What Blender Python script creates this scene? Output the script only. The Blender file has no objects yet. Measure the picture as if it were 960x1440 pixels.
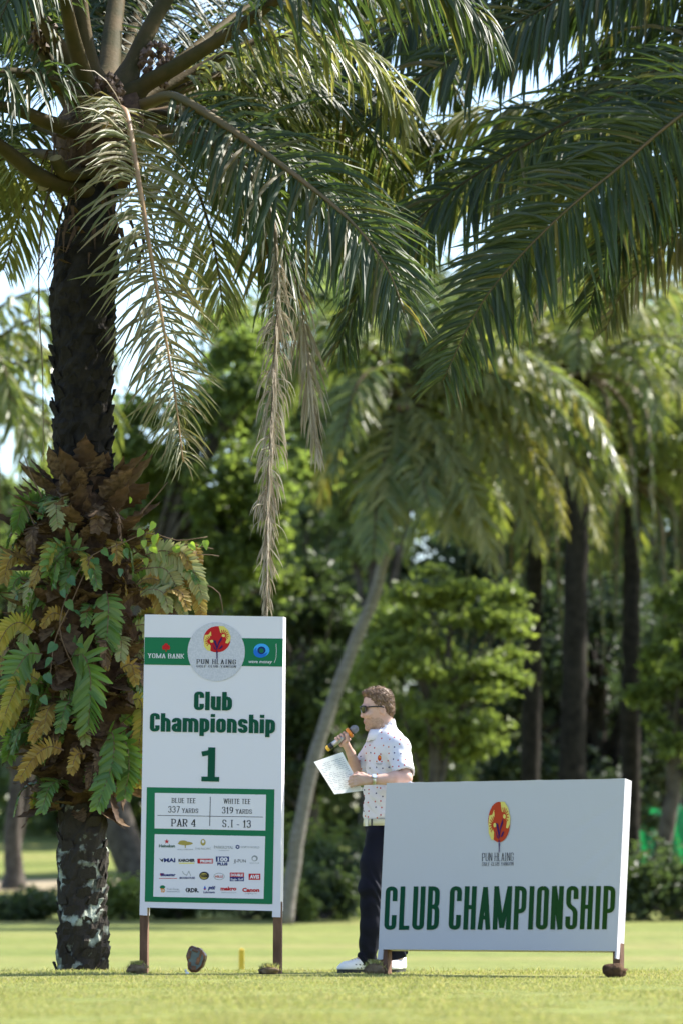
import bpy, bmesh, math, random
import numpy as np
from mathutils import Vector, Matrix, noise as mnoise

# ------------------------------------------------------------------ camera, sky, sun, exposure
scene = bpy.context.scene
COL = scene.collection
random.seed(7)
RNG = np.random.default_rng(7)

CAM_H = 0.45
FPX = 5400.0                       # focal length in photo pixels (960 x 1440)
HORIZON = 1270.0
PITCH = math.atan((HORIZON - 720.0) / FPX)
cam_data = bpy.data.cameras.new('camera')
cam = bpy.data.objects.new('camera', cam_data)
COL.objects.link(cam)
cam.location = (0, 0, CAM_H)
cam.rotation_euler = (math.pi / 2 + PITCH, 0, 0)
cam_data.sensor_fit = 'VERTICAL'
cam_data.sensor_height = 36.0
cam_data.sensor_width = 24.0
cam_data.lens = 36.0 * FPX / 1440.0
cam_data.clip_start = 0.1
cam_data.clip_end = 6000
cam_data.dof.use_dof = True
cam_data.dof.focus_distance = 26.0
cam_data.dof.aperture_fstop = 2.4
cam_data.dof.aperture_blades = 9
scene.camera = cam

SUN_EL, SUN_AZ = math.radians(46), math.radians(62)      # azimuth from +Y (away from camera) towards +X
world = bpy.data.worlds.new('World')
scene.world = world
world.use_nodes = True
wn = world.node_tree.nodes
bg = wn['Background']
sky = wn.new('ShaderNodeTexSky')
sky.sky_type = 'NISHITA'
sky.sun_disc = False
sky.sun_elevation = SUN_EL
sky.sun_rotation = SUN_AZ
sky.air_density = 1.0
sky.dust_density = 1.2
sky.ozone_density = 2.0
world.node_tree.links.new(sky.outputs[0], bg.inputs[0])
bg.inputs[1].default_value = 0.125
sun_dir = Vector((math.cos(SUN_EL) * math.sin(SUN_AZ), math.cos(SUN_EL) * math.cos(SUN_AZ), math.sin(SUN_EL)))
sl = bpy.data.lights.new('sun', 'SUN')
sl.energy = 5.0
sl.angle = math.radians(0.53)
sl.color = (1.0, 0.95, 0.86)
sun = bpy.data.objects.new('sun', sl)
COL.objects.link(sun)
sun.rotation_euler = (-sun_dir).to_track_quat('-Z', 'Y').to_euler()
sun.location = (10, 10, 30)
vs = scene.view_settings
scene.display_settings.display_device = 'sRGB'
vs.view_transform = 'Standard'
vs.look = 'None'
vs.exposure = 1.45
vs.gamma = 1.0
vs.use_curve_mapping = False
scene.render.engine = 'CYCLES'
cy = scene.cycles
cy.use_denoising = True
cy.use_adaptive_sampling = True
cy.adaptive_threshold = 0.02
cy.max_bounces = 5
cy.diffuse_bounces = 2
cy.glossy_bounces = 2
cy.transmission_bounces = 4
cy.transparent_max_bounces = 8
cy.sample_clamp_indirect = 6.0
cy.caustics_reflective = False
cy.caustics_refractive = False

# ------------------------------------------------------------------ helpers
_f = np.array([0, math.cos(PITCH), math.sin(PITCH)])
_u = np.array([0, -math.sin(PITCH), math.cos(PITCH)])
_r = np.array([1.0, 0, 0])
CAMP = np.array([0, 0, CAM_H])

def ray(px, py):
    return _f + (px - 480.0) / FPX * _r + (720.0 - py) / FPX * _u

def P(px, py, d):
    """world point seen at photo pixel (px, py) standing d metres away"""
    v = ray(px, py)
    return CAMP + v * (d / v[1])

def hole(v):
    return v / (np.linalg.norm(v, axis=-1, keepdims=True) + 1e-12)

TERR = np.array([(-60, 0), (25.6, 0), (26.6, -.03), (30, -.24), (36, -.27), (45, -.25), (60, -.2), (76, .03), (90, .4), (100, .75),
                 (112, 1.15), (130, 1.9), (160, 3.4), (220, 6), (400, 7), (3000, 7)], float)
def ground_z(x, y):
    return np.interp(y, TERR[:, 0], TERR[:, 1])

def tag(o, label=None, cat=None, group=None, kind=None):
    if label: o['label'] = label
    if cat: o['category'] = cat
    if group: o['group'] = group
    if kind: o['kind'] = kind
    return o

def empty(name, loc, label=None, cat=None, group=None):
    o = bpy.data.objects.new(name, None)
    o.empty_display_size = 0.2
    COL.objects.link(o)
    o.location = Vector(loc)
    return tag(o, label, cat, group)

def set_parent(o, parent):
    o.parent = parent
    if parent is not None:
        o.matrix_parent_inverse = world_matrix(parent).inverted()

def world_matrix(o):
    m = o.matrix_basis.copy()
    if o.parent is not None:
        m = world_matrix(o.parent) @ o.matrix_parent_inverse @ m
    return m

def link(name, me, parent=None, loc=None):
    o = bpy.data.objects.new(name, me)
    COL.objects.link(o)
    if loc is not None:
        o.location = Vector(loc)
    if parent is not None:
        set_parent(o, parent)
    return o

def mesh_np(name, V, F, mats, smooth=False, midx=None):
    """V (n,3); F an (m,k) array or a list of face tuples"""
    me = bpy.data.meshes.new(name)
    V = np.asarray(V, dtype=np.float32).reshape(-1, 3)
    if isinstance(F, np.ndarray) and F.ndim == 2:
        m, k = F.shape
        me.vertices.add(len(V)); me.vertices.foreach_set('co', V.ravel())
        me.loops.add(m * k); me.loops.foreach_set('vertex_index', F.astype(np.int32).ravel())
        me.polygons.add(m)
        me.polygons.foreach_set('loop_start', np.arange(0, m * k, k, dtype=np.int32))
        me.polygons.foreach_set('loop_total', np.full(m, k, np.int32))
    else:
        me.from_pydata([tuple(map(float, v)) for v in V], [], [tuple(int(i) for i in f) for f in F])
    for mt in (mats if isinstance(mats, (list, tuple)) else [mats]):
        me.materials.append(mt)
    n = len(me.polygons)
    if midx is not None:
        me.polygons.foreach_set('material_index', np.asarray(midx, np.int32))
    me.polygons.foreach_set('use_smooth', np.full(n, bool(smooth)))
    me.update(calc_edges=True)
    me.validate()
    return me

class MB:
    """collects vertices and faces of one mesh"""
    def __init__(s):
        s.v, s.f, s.m = [], [], []
    def add(s, V, F, mi=0):
        b = len(s.v)
        s.v += [tuple(map(float, p)) for p in V]
        s.f += [tuple(b + int(i) for i in f) for f in F]
        s.m += [mi] * len(F)
    def box(s, c, size, mi=0, rot=None):
        hx, hy, hz = [q / 2 for q in size]
        V = np.array([(x, y, z) for z in (-hz, hz) for y in (-hy, hy) for x in (-hx, hx)])
        if rot is not None:
            V = V @ np.array(rot).T
        s.add(V + np.array(c), [(0, 2, 3, 1), (4, 5, 7, 6), (0, 1, 5, 4), (2, 6, 7, 3), (0, 4, 6, 2), (1, 3, 7, 5)], mi)
    def hexa(s, pts, mi=0):
        """eight corners: bottom 4 (ccw), top 4"""
        s.add(pts, [(3, 2, 1, 0), (4, 5, 6, 7), (0, 1, 5, 4), (1, 2, 6, 5), (2, 3, 7, 6), (3, 0, 4, 7)], mi)
    def tube(s, pts, rad, n=8, mi=0, cap=True, squash=1.0):
        V, F = tube_np(pts, rad, n, cap, squash)
        s.add(V, F, mi)
    def build(s, name, mats, parent=None, smooth=False):
        me = mesh_np(name, np.array(s.v), s.f, mats, smooth, s.m)
        return link(name, me, parent)

def frames(pts, n0=None):
    pts = np.asarray(pts, float)
    T = np.gradient(pts, axis=0)
    T = hole(T)
    N = np.zeros_like(T)
    a = np.array([0, 0, 1.0]) if n0 is None else np.asarray(n0, float)
    if abs(np.dot(a, T[0])) > 0.97:
        a = np.array([0.0, -1.0, 0.1])
    n = a - T[0] * np.dot(a, T[0]); n /= np.linalg.norm(n)
    N[0] = n
    for i in range(1, len(pts)):
        n = N[i - 1] - T[i] * np.dot(N[i - 1], T[i])
        N[i] = n / (np.linalg.norm(n) + 1e-12)
    return T, N, np.cross(T, N)

def tube_np(pts, rad, n=8, cap=True, squash=1.0):
    pts = np.asarray(pts, float)
    rad = np.broadcast_to(np.asarray(rad, float), (len(pts),))
    T, N, B = frames(pts)
    a = np.arange(n) * 2 * math.pi / n
    V = (pts[:, None] + rad[:, None, None] * (np.cos(a)[None, :, None] * N[:, None] * squash + np.sin(a)[None, :, None] * B[:, None])).reshape(-1, 3)
    F = []
    for i in range(len(pts) - 1):
        for j in range(n):
            k = (j + 1) % n
            F.append((i * n + j, i * n + k, (i + 1) * n + k, (i + 1) * n + j))
    if cap:
        F.append(tuple(range(n - 1, -1, -1)))
        F.append(tuple((len(pts) - 1) * n + j for j in range(n)))
    return V, F

def spline(ctrl, n):
    """Catmull-Rom through control points, evenly resampled"""
    c = np.asarray(ctrl, float)
    c = np.vstack([2 * c[0] - c[1], c, 2 * c[-1] - c[-2]])
    out = []
    for i in range(1, len(c) - 2):
        t = np.linspace(0, 1, 16, endpoint=False)[:, None]
        p0, p1, p2, p3 = c[i - 1], c[i], c[i + 1], c[i + 2]
        out.append(.5 * (2 * p1 + (p2 - p0) * t + (2 * p0 - 5 * p1 + 4 * p2 - p3) * t ** 2 + (3 * p1 - p0 - 3 * p2 + p3) * t ** 3))
    out = np.vstack(out + [c[-2][None]])
    L = np.concatenate([[0], np.cumsum(np.linalg.norm(np.diff(out, axis=0), axis=1))])
    s = np.linspace(0, L[-1], n)
    return np.stack([np.interp(s, L, out[:, k]) for k in range(3)], 1), L[-1]

def fbm(p, sc, seed=0.0, oct=3):
    v = Vector((p[0] * sc + seed, p[1] * sc - seed * 1.7, p[2] * sc + seed * .6))
    return mnoise.fractal(v, 1.0, 2.0, oct)

# ------------------------------------------------------------------ materials
MATS = {}
def lin(r, g, b):
    f = lambda c: c / 12.92 if c <= .04045 else ((c + .055) / 1.055) ** 2.4
    return (f(r / 255), f(g / 255), f(b / 255), 1)

def mat(name, col, rough=.6, spec=.5, var=None, vscale=8.0, vmix=(.35, .65), bump=0, bscale=60, metal=0, trans=0, tcol=None, island=None, stretch=(1, 1, 1), coat=0, sheen=0):
    """principled material; var = second colour mixed in by noise; trans = share of translucent leaf light; island = colours picked per piece"""
    m = bpy.data.materials.new(name)
    m.use_nodes = True
    nt = m.node_tree; N = nt.nodes; Lk = nt.links
    b = N['Principled BSDF']; out = N['Material Output']
    b.inputs['Roughness'].default_value = rough
    b.inputs['Specular IOR Level'].default_value = spec
    b.inputs['Metallic'].default_value = metal
    if coat: b.inputs['Coat Weight'].default_value = coat
    if sheen: b.inputs['Sheen Weight'].default_value = sheen
    col = tuple(col) + ((1,) if len(col) == 3 else ())
    b.inputs['Base Color'].default_value = col
    csock = None
    tc = N.new('ShaderNodeTexCoord')
    mp = N.new('ShaderNodeMapping'); mp.inputs['Scale'].default_value = stretch
    Lk.new(tc.outputs['Object'], mp.inputs[0])
    if island:
        g = N.new('ShaderNodeNewGeometry'); oi = N.new('ShaderNodeObjectInfo')
        ad = N.new('ShaderNodeMath'); ad.operation = 'ADD'
        Lk.new(g.outputs['Random Per Island'], ad.inputs[0]); Lk.new(oi.outputs['Random'], ad.inputs[1])
        fr = N.new('ShaderNodeMath'); fr.operation = 'FRACT'; Lk.new(ad.outputs[0], fr.inputs[0])
        cr = N.new('ShaderNodeValToRGB')
        els = cr.color_ramp.elements
        for i, c in enumerate(island):
            e = els[i] if i < 2 else els.new(1)
            e.position = i / (len(island) - 1)
        for i, c in enumerate(island):
            els[i].position = i / (len(island) - 1)
            els[i].color = tuple(c) + ((1,) if len(c) == 3 else ())
        Lk.new(fr.outputs[0], cr.inputs[0])
        csock = cr.outputs[0]
    if var is not None:
        nz = N.new('ShaderNodeTexNoise'); nz.inputs['Scale'].default_value = vscale; nz.inputs['Detail'].default_value = 5
        Lk.new(mp.outputs[0], nz.inputs['Vector'])
        cr2 = N.new('ShaderNodeValToRGB')
        cr2.color_ramp.elements[0].position = vmix[0]; cr2.color_ramp.elements[1].position = vmix[1]
        Lk.new(nz.outputs[0], cr2.inputs[0])
        mx = N.new('ShaderNodeMixRGB')
        Lk.new(cr2.outputs[0], mx.inputs[0])
        if csock: Lk.new(csock, mx.inputs[1])
        else: mx.inputs[1].default_value = col
        mx.inputs[2].default_value = tuple(var) + ((1,) if len(var) == 3 else ())
        csock = mx.outputs[0]
    if csock: Lk.new(csock, b.inputs['Base Color'])
    if bump:
        nb = N.new('ShaderNodeTexNoise'); nb.inputs['Scale'].default_value = bscale; nb.inputs['Detail'].default_value = 4
        Lk.new(mp.outputs[0], nb.inputs['Vector'])
        bp = N.new('ShaderNodeBump'); bp.inputs['Strength'].default_value = bump; bp.inputs['Distance'].default_value = .01
        Lk.new(nb.outputs[0], bp.inputs['Height']); Lk.new(bp.outputs[0], b.inputs['Normal'])
    if trans:
        t = N.new('ShaderNodeBsdfTranslucent')
        mxs = N.new('ShaderNodeMixShader'); mxs.inputs[0].default_value = trans
        if tcol is not None and csock is not None:
            mm = N.new('ShaderNodeMixRGB'); mm.blend_type = 'MULTIPLY'; mm.inputs[0].default_value = 1
            Lk.new(csock, mm.inputs[1]); mm.inputs[2].default_value = tuple(tcol) + (1,)
            Lk.new(mm.outputs[0], t.inputs[0])
        elif tcol is not None:
            t.inputs[0].default_value = tuple(tcol) + (1,)
        elif csock: Lk.new(csock, t.inputs[0])
        else: t.inputs[0].default_value = col
        Lk.new(b.outputs[0], mxs.inputs[1]); Lk.new(t.outputs[0], mxs.inputs[2])
        Lk.new(mxs.outputs[0], out.inputs[0])
    MATS[name] = m
    return m
# palm leaves
M_PALM = mat('palm_leaf', (.04, .062, .03), .5, .4, island=[(.028, .046, .024), (.042, .064, .028), (.065, .085, .034), (.034, .054, .028), (.05, .066, .026), (.03, .05, .025), (.045, .062, .028), (.14, .11, .05)], trans=.27, tcol=(2.6, 2.8, 1.1))
M_PALMSUN = mat('palm_leaf_sunlit', (.12, .14, .05), .45, .5, island=[(.13, .15, .055), (.19, .20, .08), (.27, .25, .12), (.11, .135, .05)], trans=.38, tcol=(1.7, 1.8, .9))  # palm leaf as the sun shows it: sunlight put into the colour
M_PALMDRYING = mat('palm_leaf_drying', (.16, .16, .07), .5, .4, island=[(.09, .11, .045), (.15, .155, .065), (.22, .19, .10), (.12, .13, .055), (.27, .21, .13)], trans=.3, tcol=(1.5, 1.5, .9))
M_PALMDEAD = mat('palm_leaf_dead', (.3, .24, .16), .7, .3, island=[(.36, .30, .22), (.44, .38, .29), (.27, .21, .15), (.50, .44, .35)], trans=.2)
M_RACHIS = mat('rachis_green', (.045, .04, .016), .75, .12, var=(.085, .06, .028), vscale=5, bump=.5, bscale=40)
M_RACHISTAN = mat('rachis_tan', (.40, .25, .12), .5, .4, var=(.24, .14, .07), vscale=4)
M_RACHISBRN = mat('rachis_brown', (.16, .10, .045), .55, .4, var=(.10, .08, .03), vscale=4)
M_TRUNK = mat('palm_bark', (.015, .013, .012), .95, .1, var=(.034, .029, .025), vscale=9, bump=.9, bscale=40)
M_LICHEN = mat('palm_bark_lichen', (.038, .031, .025), .9, .2, var=(.36, .39, .32), vscale=6.5, vmix=(.54, .64), bump=.8, bscale=45)
M_FIBRE = mat('palm_fibre', (.12, .07, .04), .9, .2, var=(.05, .03, .02), vscale=20, bump=.6, bscale=80)
M_FRUIT = mat('palm_fruit', (.07, .04, .025), .7, .3, var=(.18, .11, .07), vscale=25)
M_PETCUT = mat('petiole_cut', (.33, .27, .13), .7, .3, var=(.20, .15, .07), vscale=12)
# background foliage
M_COCO = mat('coconut_leaf', (.1, .13, .05), .35, .5, island=[(.09, .12, .045), (.13, .16, .055), (.19, .2, .07), (.10, .13, .05)], trans=.4, tcol=(1.9, 2.0, .8))
M_COCOYEL = mat('coconut_leaf_yellow', (.22, .22, .07), .45, .4, island=[(.18, .19, .06), (.26, .25, .09), (.14, .17, .055)], trans=.4, tcol=(1.6, 1.5, .7))
M_COCOBARK = mat('coconut_bark', (.22, .20, .18), .85, .2, var=(.13, .115, .10), vscale=6, stretch=(1, 1, 5), bump=.5, bscale=12)
def leafmat(name, base, t=.35, tc=(1.6, 1.75, .95)):
    b = np.array(base)
    return mat(name, base, .5, .4, island=[tuple(b * .65), tuple(b), tuple(b * np.array((1.3, 1.2, 1.0))), tuple(b * .85)], trans=t, tcol=tc)
M_LEAFMID = leafmat('leaf_mid', (.125, .165, .055), .55)
M_LEAFLIGHT = leafmat('leaf_light', (.155, .195, .062), .48)
M_LEAFDARK = leafmat('leaf_dark', (.055, .08, .038), .4)
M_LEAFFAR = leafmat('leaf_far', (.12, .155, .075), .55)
M_DARKBARK = mat('bark_in_shade', (.016, .014, .012), .95, .1, var=(.035, .03, .025), vscale=5, bump=.6, bscale=15)  # bark darkened for the gloom at the right, shade put into its colour
M_LEAFGLOOM = leafmat('leaf_gloom', (.04, .06, .038), .35)  # leaf colour with the deep shade of the right side painted in
M_BARK = mat('tree_bark', (.055, .045, .038), .9, .2, var=(.11, .095, .08), vscale=5, bump=.6, bscale=15)
# ferns and vine
M_FERN = mat('fern_green', (.10, .17, .035), .45, .5, island=[(.07, .14, .035), (.11, .19, .04), (.15, .21, .05)], trans=.3, tcol=(1.8, 1.9, .7))
M_FERNYEL = mat('fern_yellow', (.42, .32, .05), .5, .4, island=[(.40, .30, .04), (.30, .29, .05), (.46, .33, .06)], trans=.4)
M_FERNGOLD = mat('fern_gold', (.34, .22, .05), .6, .3, island=[(.38, .25, .05), (.28, .17, .04), (.42, .32, .09)], trans=.3)
M_FERNPALE = mat('fern_pale', (.3, .32, .12), .5, .4, island=[(.22, .27, .08), (.34, .34, .16), (.28, .25, .08)], trans=.3)
M_SHIELD = mat('fern_shield', (.14, .08, .04), .8, .3, island=[(.13, .075, .04), (.20, .125, .065), (.085, .045, .025), (.26, .17, .09)], trans=.15, var=(.07, .04, .02), vscale=30)
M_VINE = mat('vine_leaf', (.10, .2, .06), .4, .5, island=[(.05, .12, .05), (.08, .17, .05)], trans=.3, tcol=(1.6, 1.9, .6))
M_VINELIT = mat('vine_leaf_lit', (.28, .40, .06), .4, .5, island=[(.24, .36, .05), (.32, .42, .07)], trans=.45, tcol=(1.3, 1.4, .6))  # lit copy of the vine leaf, brightness of the sun put into its colour
M_STEM = mat('stem_brown', (.16, .10, .06), .7, .3)
M_ROOT = mat('fern_root_mass', (.05, .03, .02), .95, .1, var=(.10, .06, .035), vscale=18, bump=1, bscale=50)
# people and things
M_SKIN = mat('skin', (.55, .36, .29), .5, .4, var=(.50, .29, .22), vscale=18)
M_STUBBLE = mat('skin_stubble', (.43, .27, .20), .6, .3, var=(.33, .20, .14), vscale=90)
M_LIP = mat('lip', (.38, .14, .12), .45, .4)
M_HAIR = mat('hair_brown', (.13, .07, .035), .5, .5, island=[(.12, .062, .03), (.22, .13, .07), (.34, .22, .13)], var=(.10, .05, .026), vscale=60)
M_NAVY = mat('trouser_navy', (.0045, .0055, .012), .75, .12, var=(.008, .009, .017), vscale=5)
M_BELT = mat('belt_cream', (.55, .53, .36), .5, .5)
M_BLACK = mat('black_plastic', (.012, .012, .013), .35, .5)
M_LENS = mat('lens_dark', (.02, .016, .012), .08, .8)
M_SHOE = mat('shoe_white', (.78, .78, .78), .45, .5)
M_SOLE = mat('shoe_sole', (.03, .03, .033), .5, .4)
M_STEEL = mat('steel', (.55, .55, .57), .3, .5, metal=1)
M_MIC = mat('mic_silver', (.42, .43, .46), .35, .5, metal=.8)
M_MICMESH = mat('mic_grille', (.33, .34, .37), .5, .5, metal=.7, bump=1, bscale=700)
M_ORANGE = mat('mic_orange', (.75, .22, .02), .4, .5)
M_YELLOW = mat('mic_yellow', (.75, .45, .04), .4, .5)
M_WATCH = mat('watch_face', (.45, .5, .65), .15, .6)
M_PAPER = mat('paper', (.78, .79, .76), .7, .2, trans=.3, tcol=(.8, .8, .76))
M_PAPERINK = mat('paper_ink', (.30, .31, .33), .8, .1)
# signs
M_VINYL = mat('sign_vinyl', (.74, .685, .78), .42, .4, bump=.15, bscale=4, trans=.03, tcol=(.8, .8, .8))
M_CLOTH = mat('banner_cloth', (.54, .525, .57), .75, .2, bump=.35, bscale=4, stretch=(2.2, 2.2, .8), trans=.08, tcol=(.75, .74, .68))
M_GREEN = mat('print_green', (.018, .16, .075), .6, .08)
M_DKGREEN = mat('print_dark_green', (.008, .075, .045), .6, .08)
M_HEADG = mat('print_headline_green', (.005, .058, .03), .6, .08)
M_HEADO = mat('print_headline_olive', (.02, .06, .008), .6, .08)
M_RED = mat('print_red', (.50, .02, .025), .6, .08)
M_BRICK = mat('print_brick_red', (.48, .055, .02), .6, .08)
M_CREAM = mat('print_cream', (.72, .58, .14), .6, .2)
M_INK = mat('print_ink', (.02, .02, .03), .6, .08)
M_GREYINK = mat('print_grey', (.30, .30, .32), .6, .08)
M_PURPLE = mat('print_purple', (.05, .015, .10), .6, .08)
M_BLUE = mat('print_blue', (.02, .15, .62), .6, .08)
M_SKYBLUE = mat('print_light_blue', (.06, .36, .85), .6, .08)
M_NAVYINK = mat('print_navy', (.015, .03, .16), .6, .08)
M_WHITEINK = mat('print_white', (.75, .70, .78), .6, .08)
M_GOLDINK = mat('print_gold', (.40, .30, .08), .6, .08)
M_ORGINK = mat('print_orange', (.70, .25, .03), .6, .08)
M_YELINK = mat('print_yellow', (.8, .65, .03), .6, .08)
M_BALL = mat('print_golf_ball', (.60, .57, .66), .6, .08, var=(.53, .51, .60), vscale=90, vmix=(.45, .55))
M_POST = mat('rusty_post', (.10, .05, .032), .8, .3, var=(.20, .11, .07), vscale=14, bump=.5, bscale=60, stretch=(1, 1, .3))
M_SOD = mat('sod_soil', (.11, .075, .05), .95, .1, var=(.22, .16, .10), vscale=16, bump=1, bscale=60)
M_WOOD = mat('marker_wood', (.27, .105, .04), .45, .5, var=(.07, .03, .015), vscale=14, bump=.4, bscale=30)
M_SLATE = mat('marker_slate', (.09, .12, .12), .35, .5, var=(.12, .15, .14), vscale=20)
M_STAKE = mat('stake_yellow', (.70, .48, .04), .5, .4, var=(.62, .42, .05), vscale=10)
M_NET = mat('green_netting', (.06, .36, .17), .8, .2, var=(.10, .45, .24), vscale=1.5, trans=.5, tcol=(.10, .50, .24))
# ------------------------------------------------------------------ ground: one sheet to the horizon
def lawn_material():
    m = bpy.data.materials.new('lawn')
    m.use_nodes = True
    nt = m.node_tree; N = nt.nodes; L = nt.links
    b = N['Principled BSDF']; b.inputs['Roughness'].default_value = .9; b.inputs['Specular IOR Level'].default_value = .15
    tc = N.new('ShaderNodeTexCoord')
    def noise(scale, stretch, detail=5):
        mp = N.new('ShaderNodeMapping'); mp.inputs['Scale'].default_value = stretch
        L.new(tc.outputs['Object'], mp.inputs[0])
        n = N.new('ShaderNodeTexNoise'); n.inputs['Scale'].default_value = scale; n.inputs['Detail'].default_value = detail
        L.new(mp.outputs[0], n.inputs['Vector']); return n
    def ramp(s, cols):
        r = N.new('ShaderNodeValToRGB'); e = r.color_ramp.elements
        while len(e) < len(cols): e.new(1)
        for i, (p, c) in enumerate(cols):
            e[i].position = p; e[i].color = c + (1,)
        L.new(s, r.inputs[0]); return r
    a = ramp(noise(.16, (.25, 1, 1)).outputs[0], [(.3, (.155, .182, .045)), (.5, (.19, .21, .058)), (.68, (.25, .225, .085))])
    c = ramp(noise(3.5, (1, 1, 1)).outputs[0], [(.3, (.62, .66, .6)), (.7, (1.1, 1.1, 1.1))])
    d = ramp(noise(55, (1, 1, 1)).outputs[0], [(.3, (.7, .72, .66)), (.7, (1.15, 1.15, 1.1))])
    m1 = N.new('ShaderNodeMixRGB'); m1.blend_type = 'MULTIPLY'; m1.inputs[0].default_value = 1
    m2 = N.new('ShaderNodeMixRGB'); m2.blend_type = 'MULTIPLY'; m2.inputs[0].default_value = 1
    L.new(a.outputs[0], m1.inputs[1]); L.new(c.outputs[0], m1.inputs[2])
    L.new(m1.outputs[0], m2.inputs[1]); L.new(d.outputs[0], m2.inputs[2])
    L.new(m2.outputs[0], b.inputs['Base Color'])
    nb = noise(40, (1, 1, 1)); bp = N.new('ShaderNodeBump'); bp.inputs['Strength'].default_value = .6; bp.inputs['Distance'].default_value = .03
    L.new(nb.outputs[0], bp.inputs['Height']); L.new(bp.outputs[0], b.inputs['Normal'])
    return m
M_LAWN = lawn_material()
M_PATH = mat('sand_path', (.30, .245, .17), .95, .1, var=(.22, .19, .12), vscale=1.2, bump=.3, bscale=8)
M_BLADE = mat('grass_blade', (.15, .2, .05), .6, .3, island=[(.20, .235, .065), (.31, .33, .11), (.42, .415, .17), (.16, .195, .055), (.54, .46, .26), (.35, .365, .125), (.25, .21, .11)], trans=.45, tcol=(1.15, 1.15, .8))

def relief(x, y):
    r = 0.0
    if y < 60:
        r += .012 * mnoise.noise(Vector((x * .9, y * .5, 3))) + .004 * mnoise.noise(Vector((x * 4, y * 2, 8)))
        r *= min(1, abs(y - 24.6) / 3) if abs(y - 24.6) < 3 else 1
    else:
        r += .12 * mnoise.noise(Vector((x * .06, y * .04, 1))) * min(1, (y - 60) / 30)
    return r

ys = np.concatenate([np.linspace(-60, 8, 12), np.linspace(9, 40, 90), np.linspace(41, 130, 90), np.linspace(135, 400, 30), [600, 1000, 1800, 3000]])
xs = np.concatenate([[-2500, -1000, -400, -150, -60], np.linspace(-25, 25, 90), [60, 150, 400, 1000, 2500]])
GV = np.array([(x, y, float(ground_z(x, y)) + relief(x, y) if abs(x) < 200 else float(ground_z(x, y))) for y in ys for x in xs])
nx = len(xs)
GF = np.array([(j * nx + i, j * nx + i + 1, (j + 1) * nx + i + 1, (j + 1) * nx + i) for j in range(len(ys) - 1) for i in range(nx - 1)])
ground = link('ground', mesh_np('ground', GV, GF, M_LAWN, True))
tag(ground, 'mown yellow green lawn running from the tee to the trees', 'ground', kind='structure')

# sandy path crossing behind the trees
pv, pf = [], []
px_ = np.linspace(-40, 40, 60)
for i, x in enumerate(px_):
    w0 = 100 + 1.2 * math.sin(x * .13) + .02 * x
    w1 = 110 + 1.5 * math.sin(x * .11 + 1) + .02 * x
    for k in range(5):
        y = w0 + (w1 - w0) * k / 4
        pv.append((x, y, float(ground_z(x, y)) + relief(x, y) + .03))
for i in range(len(px_) - 1):
    for k in range(4):
        a = i * 5 + k
        pf.append((a, a + 5, a + 6, a + 1))
path = link('path', mesh_np('path', pv, pf, M_PATH, True))
tag(path, 'pale sandy path crossing behind the trees', 'path', kind='structure')

# short turf on the tee
def grass_mesh(n, dmin, dmax, hmin, hmax, w, lean=.5, xr=None, clump=None, power=1.0):
    u = RNG.random(n) ** power
    y = dmin + (dmax - dmin) * u
    if xr is None:
        x = (RNG.random(n) * 2 - 1) * (480 / FPX * y + .35)
    else:
        x = xr[0] + (xr[1] - xr[0]) * RNG.random(n)
    z = np.array([float(ground_z(a, b)) + relief(a, b) for a, b in zip(x, y)]) - .003
    h = hmin + (hmax - hmin) * RNG.random(n) ** 1.5
    if clump is not None:
        c = np.array([mnoise.noise(Vector((a * clump, b * clump, 5))) for a, b in zip(x, y)])
        h *= np.clip(.75 + .9 * c, .25, 1.6)
    az = RNG.random(n) * 2 * math.pi
    ln = RNG.random(n) * lean
    tip = np.stack([x + np.cos(az) * ln * h, y + np.sin(az) * ln * h, z + h], 1)
    wz = RNG.random(n) * 2 * math.pi
    dx, dy = np.cos(wz) * w / 2, np.sin(wz) * w / 2
    b0 = np.stack([x - dx, y - dy, z], 1); b1 = np.stack([x + dx, y + dy, z], 1)
    m0 = np.stack([x + np.cos(az) * ln * h * .35 - dx * .8, y + np.sin(az) * ln * h * .35 - dy * .8, z + h * .55], 1)
    m1 = np.stack([x + np.cos(az) * ln * h * .35 + dx * .8, y + np.sin(az) * ln * h * .35 + dy * .8, z + h * .55], 1)
    V = np.stack([b0, b1, m1, tip, m0], 1).reshape(-1, 3)
    k = np.arange(n) * 5
    F = np.stack([k, k + 1, k + 2, k + 3, k + 4], 1)
    return V, F
V, F = grass_mesh(130000, 13.2, 26.2, .008, .024, .0055, 1.2, clump=1.4, power=1.15)
turf = link('grass', mesh_np('grass', V, F, M_BLADE))
tag(turf, 'short mown grass of the tee in the foreground', 'grass', kind='stuff')
V, F = grass_mesh(4000, 25.5, 26.9, .015, .05, .005, .8, clump=2.5)
fr = link('grass_fringe', mesh_np('grass_fringe', V, F, M_BLADE))
tag(fr, 'longer uncut grass along the back edge of the tee', 'grass', kind='stuff')
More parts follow.
